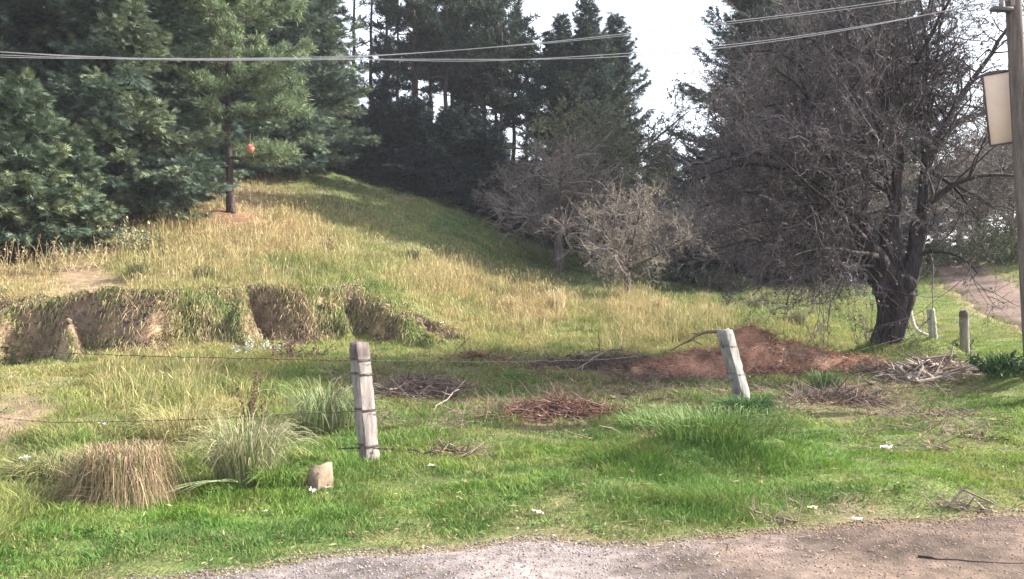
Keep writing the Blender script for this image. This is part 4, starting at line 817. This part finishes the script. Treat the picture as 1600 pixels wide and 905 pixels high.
# ------------------------------------------------------------------ heaps
def brush(name, px, Y, rx, ry, h, n, cols, label, L=(.15,.8), rad=(.003,.009), seed=1, cat='brush pile', leaf=0, leafc=(.2,.12,.08)):
    r = np.random.default_rng(seed); b = ground(px, Y); G = Geo(); n_ = n
    a = r.random(n)*6.283; q = np.sqrt(r.random(n)); ph_ = r.random(4)*6.28; q = q*np.where(r.random(n) < .12, 1.55, 1); lob = lambda a: .78+.25*np.sin(2*a+ph_[0])+.2*np.sin(3*a+ph_[1])+.15*np.sin(5*a+ph_[2]); X = np.cos(a)*q*rx*lob(a); Yy = np.sin(a)*q*ry*lob(a); q = np.minimum(q, 1)
    zt = h*1.25*(1-q**1.6)*r.random(n)**.6*(.6+.6*np.sin(a*2+ph_[3])**2); d = r.normal(size=(n,3)); d[:,2] = np.abs(d[:,2])*.38-.03; d = nrm(d); ll = r.uniform(*L, n)
    z0 = hgt(X+b[0], Yy+b[1])-b[2]
    p0 = np.stack([X,Yy,z0+zt+.01],1)-d*(ll*.5)[:,None]; mid = p0+d*(ll*.5)[:,None]+r.normal(size=(n,3))*.04; p1 = p0+d*ll[:,None]+r.normal(size=(n,3))*.08
    zz_ = hgt(p0[:,0]+b[0], p0[:,1]+b[1])-b[2]; p0[:,2] = np.maximum(p0[:,2], zz_); rr = rad[0]*.7+(rad[1]*1.5-rad[0]*.7)*r.random(n)**3.5
    c = np.array(cols)[r.integers(0,len(cols),n)]*r.uniform(.6,1.35,(n,1)); segs(G, p0, mid, rr, rr*.85, c, 4); segs(G, mid, p1, rr*.85, rr*.4, c, 4)
    for _ in range(2):
        dd = nrm(d+r.normal(size=(n,3))*.6); dd[:,2] = np.abs(dd[:,2])*.6; segs(G, mid, mid+dd*(ll*.35)[:,None], rr*.5, rr*.25, c, 3)
    leaf *= 3
    if leaf:
        a = r.random(leaf)*6.283; q = np.sqrt(r.random(leaf)); X = np.cos(a)*q*rx*lob(a)*1.1; Yy = np.sin(a)*q*ry*lob(a)*1.1; z0 = hgt(X+b[0], Yy+b[1])-b[2]; dd = r.normal(size=(leaf,3)); dd[:,2] *= .35
        cards(G, np.stack([X,Yy,z0+.02+h*(1-q**1.6)*r.random(leaf)],1), nrm(dd), r.uniform(.05,.17,leaf), r.uniform(.006,.02,leaf), np.array(leafc)*r.uniform(.4,1.5,(leaf,1)), r)
    o = G.build(name, M_TWIG); o.location = b; return tag(o, label, cat, 'piles of cut brush')
GB = [(.10,.08,.072),(.14,.11,.095),(.07,.055,.05),(.2,.155,.13)]; RB = [(.17,.10,.08),(.22,.13,.10),(.12,.08,.065)]
brush('brush_pile', 950, 15.6, 1.9, .65, .30, 620, GB, 'long grey brush pile at the left end of the reddish needle heap', seed=1, leaf=900, leafc=(.16,.11,.085))
brush('brush_pile', 660, 12.8, .95, .7, .22, 420, GB, 'grey twig pile right of the upright post', seed=2, leaf=700, leafc=(.15,.11,.09))
brush('brush_pile', 870, 11.5, .85, .5, .2, 420, RB, 'reddish brown twig pile in the grass between the two square posts', seed=3, leaf=1500, leafc=(.22,.11,.075))
brush('brush_pile', 745, 16.2, .6, .35, .16, 160, RB, 'small brown twig pile under the upper wire', seed=4, leaf=500, leafc=(.17,.1,.07))
brush('brush_pile', 1310, 12.6, 1.0, .5, .14, 320, GB, 'flat twig pile in the grass right of the leaning post', seed=5, leaf=700, leafc=(.2,.13,.09))
brush('brush_pile', 1450, 13.9, .8, .5, .22, 260, [(.3,.24,.2),(.42,.36,.3),(.16,.12,.1)], 'pile of pale sticks in front of the gnarled trunk', seed=6, rad=(.008,.03), leaf=600, leafc=(.22,.16,.12))
brush('brush_pile', 1060, 14.4, 1.1, .35, .12, 260, GB, 'dark twigs along the front of the needle heap', seed=7, leaf=500, leafc=(.18,.1,.08))
brush('brush_pile', 1390, 14.6, .9, .4, .14, 220, GB, 'low twig heap at the foot of the gnarled tree', seed=8, leaf=700, leafc=(.18,.11,.08))
brush('brush_pile', 1235, 14.7, 1.3, .35, .14, 320, RB, 'brown twigs along the right half of the needle heap front', seed=17, leaf=400, leafc=(.22,.12,.08))
brush('brush_pile', 710, 8.9, .4, .2, .06, 40, GB, 'few dark twigs lying right of the upright post foot', seed=9, L=(.2,.6), leaf=60)
brush('brush_pile', 1215, 6.25, .25, .1, .05, 26, [(.2,.15,.12)], 'little bundle of twigs on the road edge left of the dark stick', seed=10, L=(.1,.35))
brush('brush_pile', 1505, 6.5, .35, .12, .06, 40, [(.16,.12,.1),(.3,.24,.2)], 'little heap of twigs on the dirt above the dark stick', seed=11, L=(.1,.4))
def heap(px, Y, lobes, label):
    b = ground(px, Y); xs = np.arange(-3.3, 3.31, .07); ys = np.arange(-1.3, 1.31, .07); X, Yy = np.meshgrid(xs, ys); H = np.full(X.shape, -.12)
    for lx, ly, ra, rb, h in lobes: H = np.maximum(H, -.12+(h+.12)*np.exp(-(((X-lx)/ra)**2+((Yy-ly)/rb)**2)))
    H += (.18*fbm(X, Yy, .5, 66)+.13*fbm(X, Yy, .17, 68))*(H > -.1); Zt = hgt(X+b[0], Yy+b[1])-b[2]+H; ny, nx = X.shape; idx = np.arange(nx*ny).reshape(ny,nx)
    q = np.stack([idx[:-1,:-1].ravel(), idx[:-1,1:].ravel(), idx[1:,1:].ravel(), idx[1:,:-1].ravel()],1); keep = (H.ravel()[q] > -.09).any(1)
    kk_ = np.clip(.5+1.6*fbm(X, Yy, .6, 69).ravel(),0,1)[:,None]; c = (np.array([.36,.19,.13])*(1-kk_)+np.array([.24,.15,.105])*kk_)*(1+1.0*fbm(X, Yy, .25, 67).ravel())[:,None]
    root = empty('needle_heap', b); tag(root, label, 'heap'); G = Geo(); G.add(np.stack([X.ravel(),Yy.ravel(),Zt.ravel()],1), q[keep], None, c); G.build('mound', M_GROUND, root, True)
    m = 13000; r = np.random.default_rng(5); i = r.integers(0, X.size, m*3); i = i[H.ravel()[i] > .0][:m]; m = len(i)
    P = np.stack([X.ravel()[i], Yy.ravel()[i], Zt.ravel()[i]],1)+r.normal(size=(m,3))*[.05,.05,.03]; d = r.normal(size=(m,3)); d[:,2] = np.abs(d[:,2])*.35; G = Geo()
    cards(G, P, nrm(d), r.uniform(.06,.2,m), r.uniform(.005,.014,m), np.where(r.random((m,1)) < .65, np.array([.42,.22,.15]), np.array([.24,.165,.12]))*r.uniform(.4,1.4,(m,1)), r); G.build('needles', M_DLEAF, root)
    return root
heap(1165, 15.3, [(.1,.1,.85,.55,.70),(-.7,0,1.0,.55,.42),(1.0,.05,1.0,.45,.34),(1.9,0,.8,.35,.18),(-1.6,0,.8,.4,.22)], 'long reddish brown heap of dead pine needles behind the leaning post')
# thick branches poking out of the heap
def stick(px, py, Y, px2, py2, Y2, r0, col, label, name='dead_branch', sag=.05, seed=1, fork=True):
    r = np.random.default_rng(seed); a = at(px,py,Y); e_ = at(px2,py2,Y2); s = np.linspace(0,1,9)[:,None]; w = a+(e_-a)*s+np.cumsum(r.normal(size=(9,3))*.03,0)*np.linalg.norm(e_-a).clip(.5,1.5); w[:,2] += (sag*s*(1-s)*4)[:,0]
    w[:,2] = np.maximum(w[:,2], hgt(w[:,0], w[:,1])+r0*.8); o0 = w[0].copy(); w -= o0; G = Geo(); tube(G, w, r0*np.linspace(1,.35,9), 7, col, jit=.2, seed=seed)
    if fork:
        for j in (3,5,6): d = nrm((w[j+1]-w[j])+r.normal(size=3)*np.linalg.norm(w[j+1]-w[j])*.9); tube(G, [w[j], w[j]+d*.12, w[j]+d*.24+[0,0,.02]], [r0*.5,r0*.4,r0*.15], 5, col)
    o = G.build(name, M_TWIG, None, True); o.location = o0; return tag(o, label, 'branch', 'loose dead branches')
stick(1128,520,15.2,1060,552,15.3,.035,(.16,.1,.08),'thick brown branch arching over the top of the needle heap',seed=1,sag=.1)
stick(970,545,15.5,905,590,14.9,.022,(.2,.16,.14),'bent grey branch at the left end of the needle heap',seed=2)
stick(1420,868,5.4,1580,881,5.25,.009,(.05,.035,.03),'thin dark crooked stick lying on the dirt road at lower right','dark_stick',.02,3,False)
stick(640,708,8.8,735,724,8.5,.012,(.09,.07,.06),'dark twig lying in the grass right of the upright post',seed=4,sag=.03)
stick(1225,640,12.4,1290,612,12.9,.016,(.4,.34,.29),'pale stick lying on the flat twig pile',seed=5)
stick(1440,580,14,1530,612,13.5,.04,(.42,.37,.32),'pale thick log in the stick pile by the gnarled trunk',seed=6,sag=.02)
stick(1480,590,14.1,1435,610,13.7,.03,(.36,.3,.26),'short pale log crossing the thick one by the gnarled trunk',seed=7,sag=.02)
stick(680,645,11.5,720,610,12.2,.014,(.32,.27,.22),'pale thin branch leaning in the grey twig pile',seed=8)
stick(700,560,15.2,735,535,15.6,.014,(.12,.1,.08),'thin dark branch standing up from the small brown twig pile',seed=9)
stick(1225,570,14.6,1230,525,14.6,.014,(.2,.15,.11),'thin upright shoot behind the needle heap',seed=10,fork=False)
stick(1160,640,11.0,1085,655,10.8,.012,(.2,.15,.11),'thin brown stick left of the foot of the leaning post',seed=11)

# ------------------------------------------------------------------ stone block, litter, ball
b = ground(499, 7.25); G = Geo(); boxg(G, np.array([0,0,.10]), .088, .075, .12, .95, (.20,.155,.115), .25); v = G.v[0]; v[:] = v+np.random.default_rng(2).normal(size=v.shape)*.014; v[:,0] *= 1.08-1.3*(v[:,2]-.0).clip(0,.25); v[:,1] *= 1.08-1.3*(v[:,2]-.0).clip(0,.25); v[:,0] += (v[:,2]*.10)
o = G.build('stone_block', M_STONE); o.location = b; tag(o, 'tan stone block stub standing in the grass left of the upright post', 'stone')
def scrap(px, Y, s, label, col=(.5,.5,.5), seed=1, name='paper_scrap', lift=.02):
    r = np.random.default_rng(seed); b = ground(px, Y); s *= .7; n = 7; u = np.linspace(-1,1,n); U, V = np.meshgrid(u,u); X = U*s*(1+.3*r.normal(size=U.shape)*.4); Yy = V*s*.6*(1+.3*r.normal(size=U.shape)*.4)
    Zt = lift+s*.5*np.abs(fbm(U*2, V*2, 1.0, seed))*2+.2*s*r.random(U.shape); th = .003; idx = np.arange(n*n).reshape(n,n)
    top = np.stack([X.ravel(),Yy.ravel(),Zt.ravel()],1); q = np.stack([idx[:-1,:-1].ravel(), idx[:-1,1:].ravel(), idx[1:,1:].ravel(), idx[1:,:-1].ravel()],1)
    G = Geo(); G.add(np.concatenate([top, top-[0,0,th]]), np.concatenate([q, q[:,::-1]+n*n]), None, col)
    o = G.build(name, M_LITTER); o.location = b; o.rotation_euler = (0,0,r.random()*3); return tag(o, label, 'litter', 'bits of litter in the grass')
scrap(489, 7.05, .07, 'crumpled white paper leaning on the dark side of the stone block', seed=1, lift=.04)
scrap(1386, 8.6, .085, 'white plastic scrap alone in the bright lawn at right', seed=2, lift=.05)
scrap(40, 8.1, .09, 'pale grey rag in the grass at the left border', (.55,.55,.5), 3, lift=.06)
scrap(675, 8.0, .05, 'small pale scrap in the grass right of the upright post foot', (.6,.57,.45), 4, lift=.04)
scrap(1340, 6.2, .05, 'white chip on the road edge at lower right', (.7,.66,.6), 5)
scrap(415, 6.4, .02, 'tiny white speck in the lawn below the tussocks', seed=6, lift=.04)
scrap(510, 7.2, .03, 'tan paper bit in the lawn below the stone block', (.6,.48,.3), 7, lift=.04)
scrap(840, 6.3, .06, 'yellowish torn strip in the lawn near the gravel', (.62,.55,.36), 8, lift=.03)
scrap(1270, 6.55, .05, 'yellowish torn strip near the dirt edge at right', (.62,.55,.36), 9, lift=.03)
scrap(160, 8.9, .06, 'pinkish rag behind the straw brown tussock', (.45,.33,.36), 10, lift=.28)
scrap(690, 19.8, .16, 'pale stone-like scrap on the meadow edge right of the bank', (.6,.58,.48), 11, lift=.06)
p = at(391, 232, 28.9); r_ = np.random.default_rng(4); root = empty('hanging_ball', p); tag(root, 'small orange red ball hanging among the branches of the lone pine', 'ball')
G = Geo(); s = np.linspace(0, math.pi, 9); tube(G, np.stack([0*s, 0*s, -np.cos(s)*.155],1)+1e-4*np.arange(9)[:,None], np.maximum(np.sin(s)*.13, .01), 14, (.50,.17,.12), jit=.3); G.build('body', M_LITTER, root, True)
G = Geo(); tube(G, [(0,0,.14),(.01,0,.22),(0,.01,.34),(0,0,.5)], [.025,.01,.006,.006], 6, (.3,.15,.1)); G.build('string', M_TWIG, root)

HAZE = .0005
if HAZE:
    G = Geo(); boxg(G, np.array([0,340,16.0]), 430, 690, 23, 0, (1,1,1), 0.001)
    m, nt, out = newmat('haze_air'); pv = nt.nodes.new('ShaderNodeVolumePrincipled'); pv.inputs['Density'].default_value = HAZE; pv.inputs['Color'].default_value = (.80,.84,.95,1)
    nt.links.new(pv.outputs[0], out.inputs['Volume']); o = G.build('haze', m); tag(o, None, None, kind='stuff')
# ------------------------------------------------------------------ light, sky, camera
EL, AZ = math.radians(32), math.radians(77)
sun = bpy.data.lights.new('sun', 'SUN'); sun.energy = 5.0; sun.angle = math.radians(.6); sun.color = (1,.94,.84)
so = bpy.data.objects.new('sun', sun); COL.objects.link(so)
from mathutils import Vector
dv = Vector((math.sin(AZ)*math.cos(EL), math.cos(AZ)*math.cos(EL), math.sin(EL))); so.rotation_euler = dv.to_track_quat('Z','Y').to_euler(); so.location = dv*60
w = bpy.data.worlds.new('World'); sc.world = w; w.use_nodes = True; nt = w.node_tree; bg = nt.nodes['Background']
sk = nt.nodes.new('ShaderNodeTexSky'); sk.sky_type = 'NISHITA'; sk.sun_disc = False; sk.sun_elevation = EL; sk.sun_rotation = AZ; sk.air_density = 1.0; sk.dust_density = 3.0; sk.ozone_density = 1.0
mx = nt.nodes.new('ShaderNodeMix'); mx.data_type = 'RGBA'; mx.inputs[0].default_value = .45; nt.links.new(sk.outputs[0], mx.inputs[6]); mx.inputs[7].default_value = (7.5,7.6,8.0,1); nt.links.new(mx.outputs[2], bg.inputs[0]); bg.inputs[1].default_value = .105
cam = bpy.data.cameras.new('camera'); cam.sensor_width = 36; cam.lens = 36*F/1600; cam.shift_y = (HZ-452.5)/1600; cam.clip_end = 3000; cam.clip_start = .05
co = bpy.data.objects.new('camera', cam); COL.objects.link(co); co.location = (0,0,EYE); co.rotation_euler = (math.pi/2,0,0); sc.camera = co
sc.render.engine = 'CYCLES'; sc.view_settings.view_transform = 'Standard'; sc.view_settings.look = 'None'; sc.view_settings.exposure = 1.75; sc.view_settings.gamma = 1
sc.render.resolution_x = 1024; sc.render.resolution_y = 579
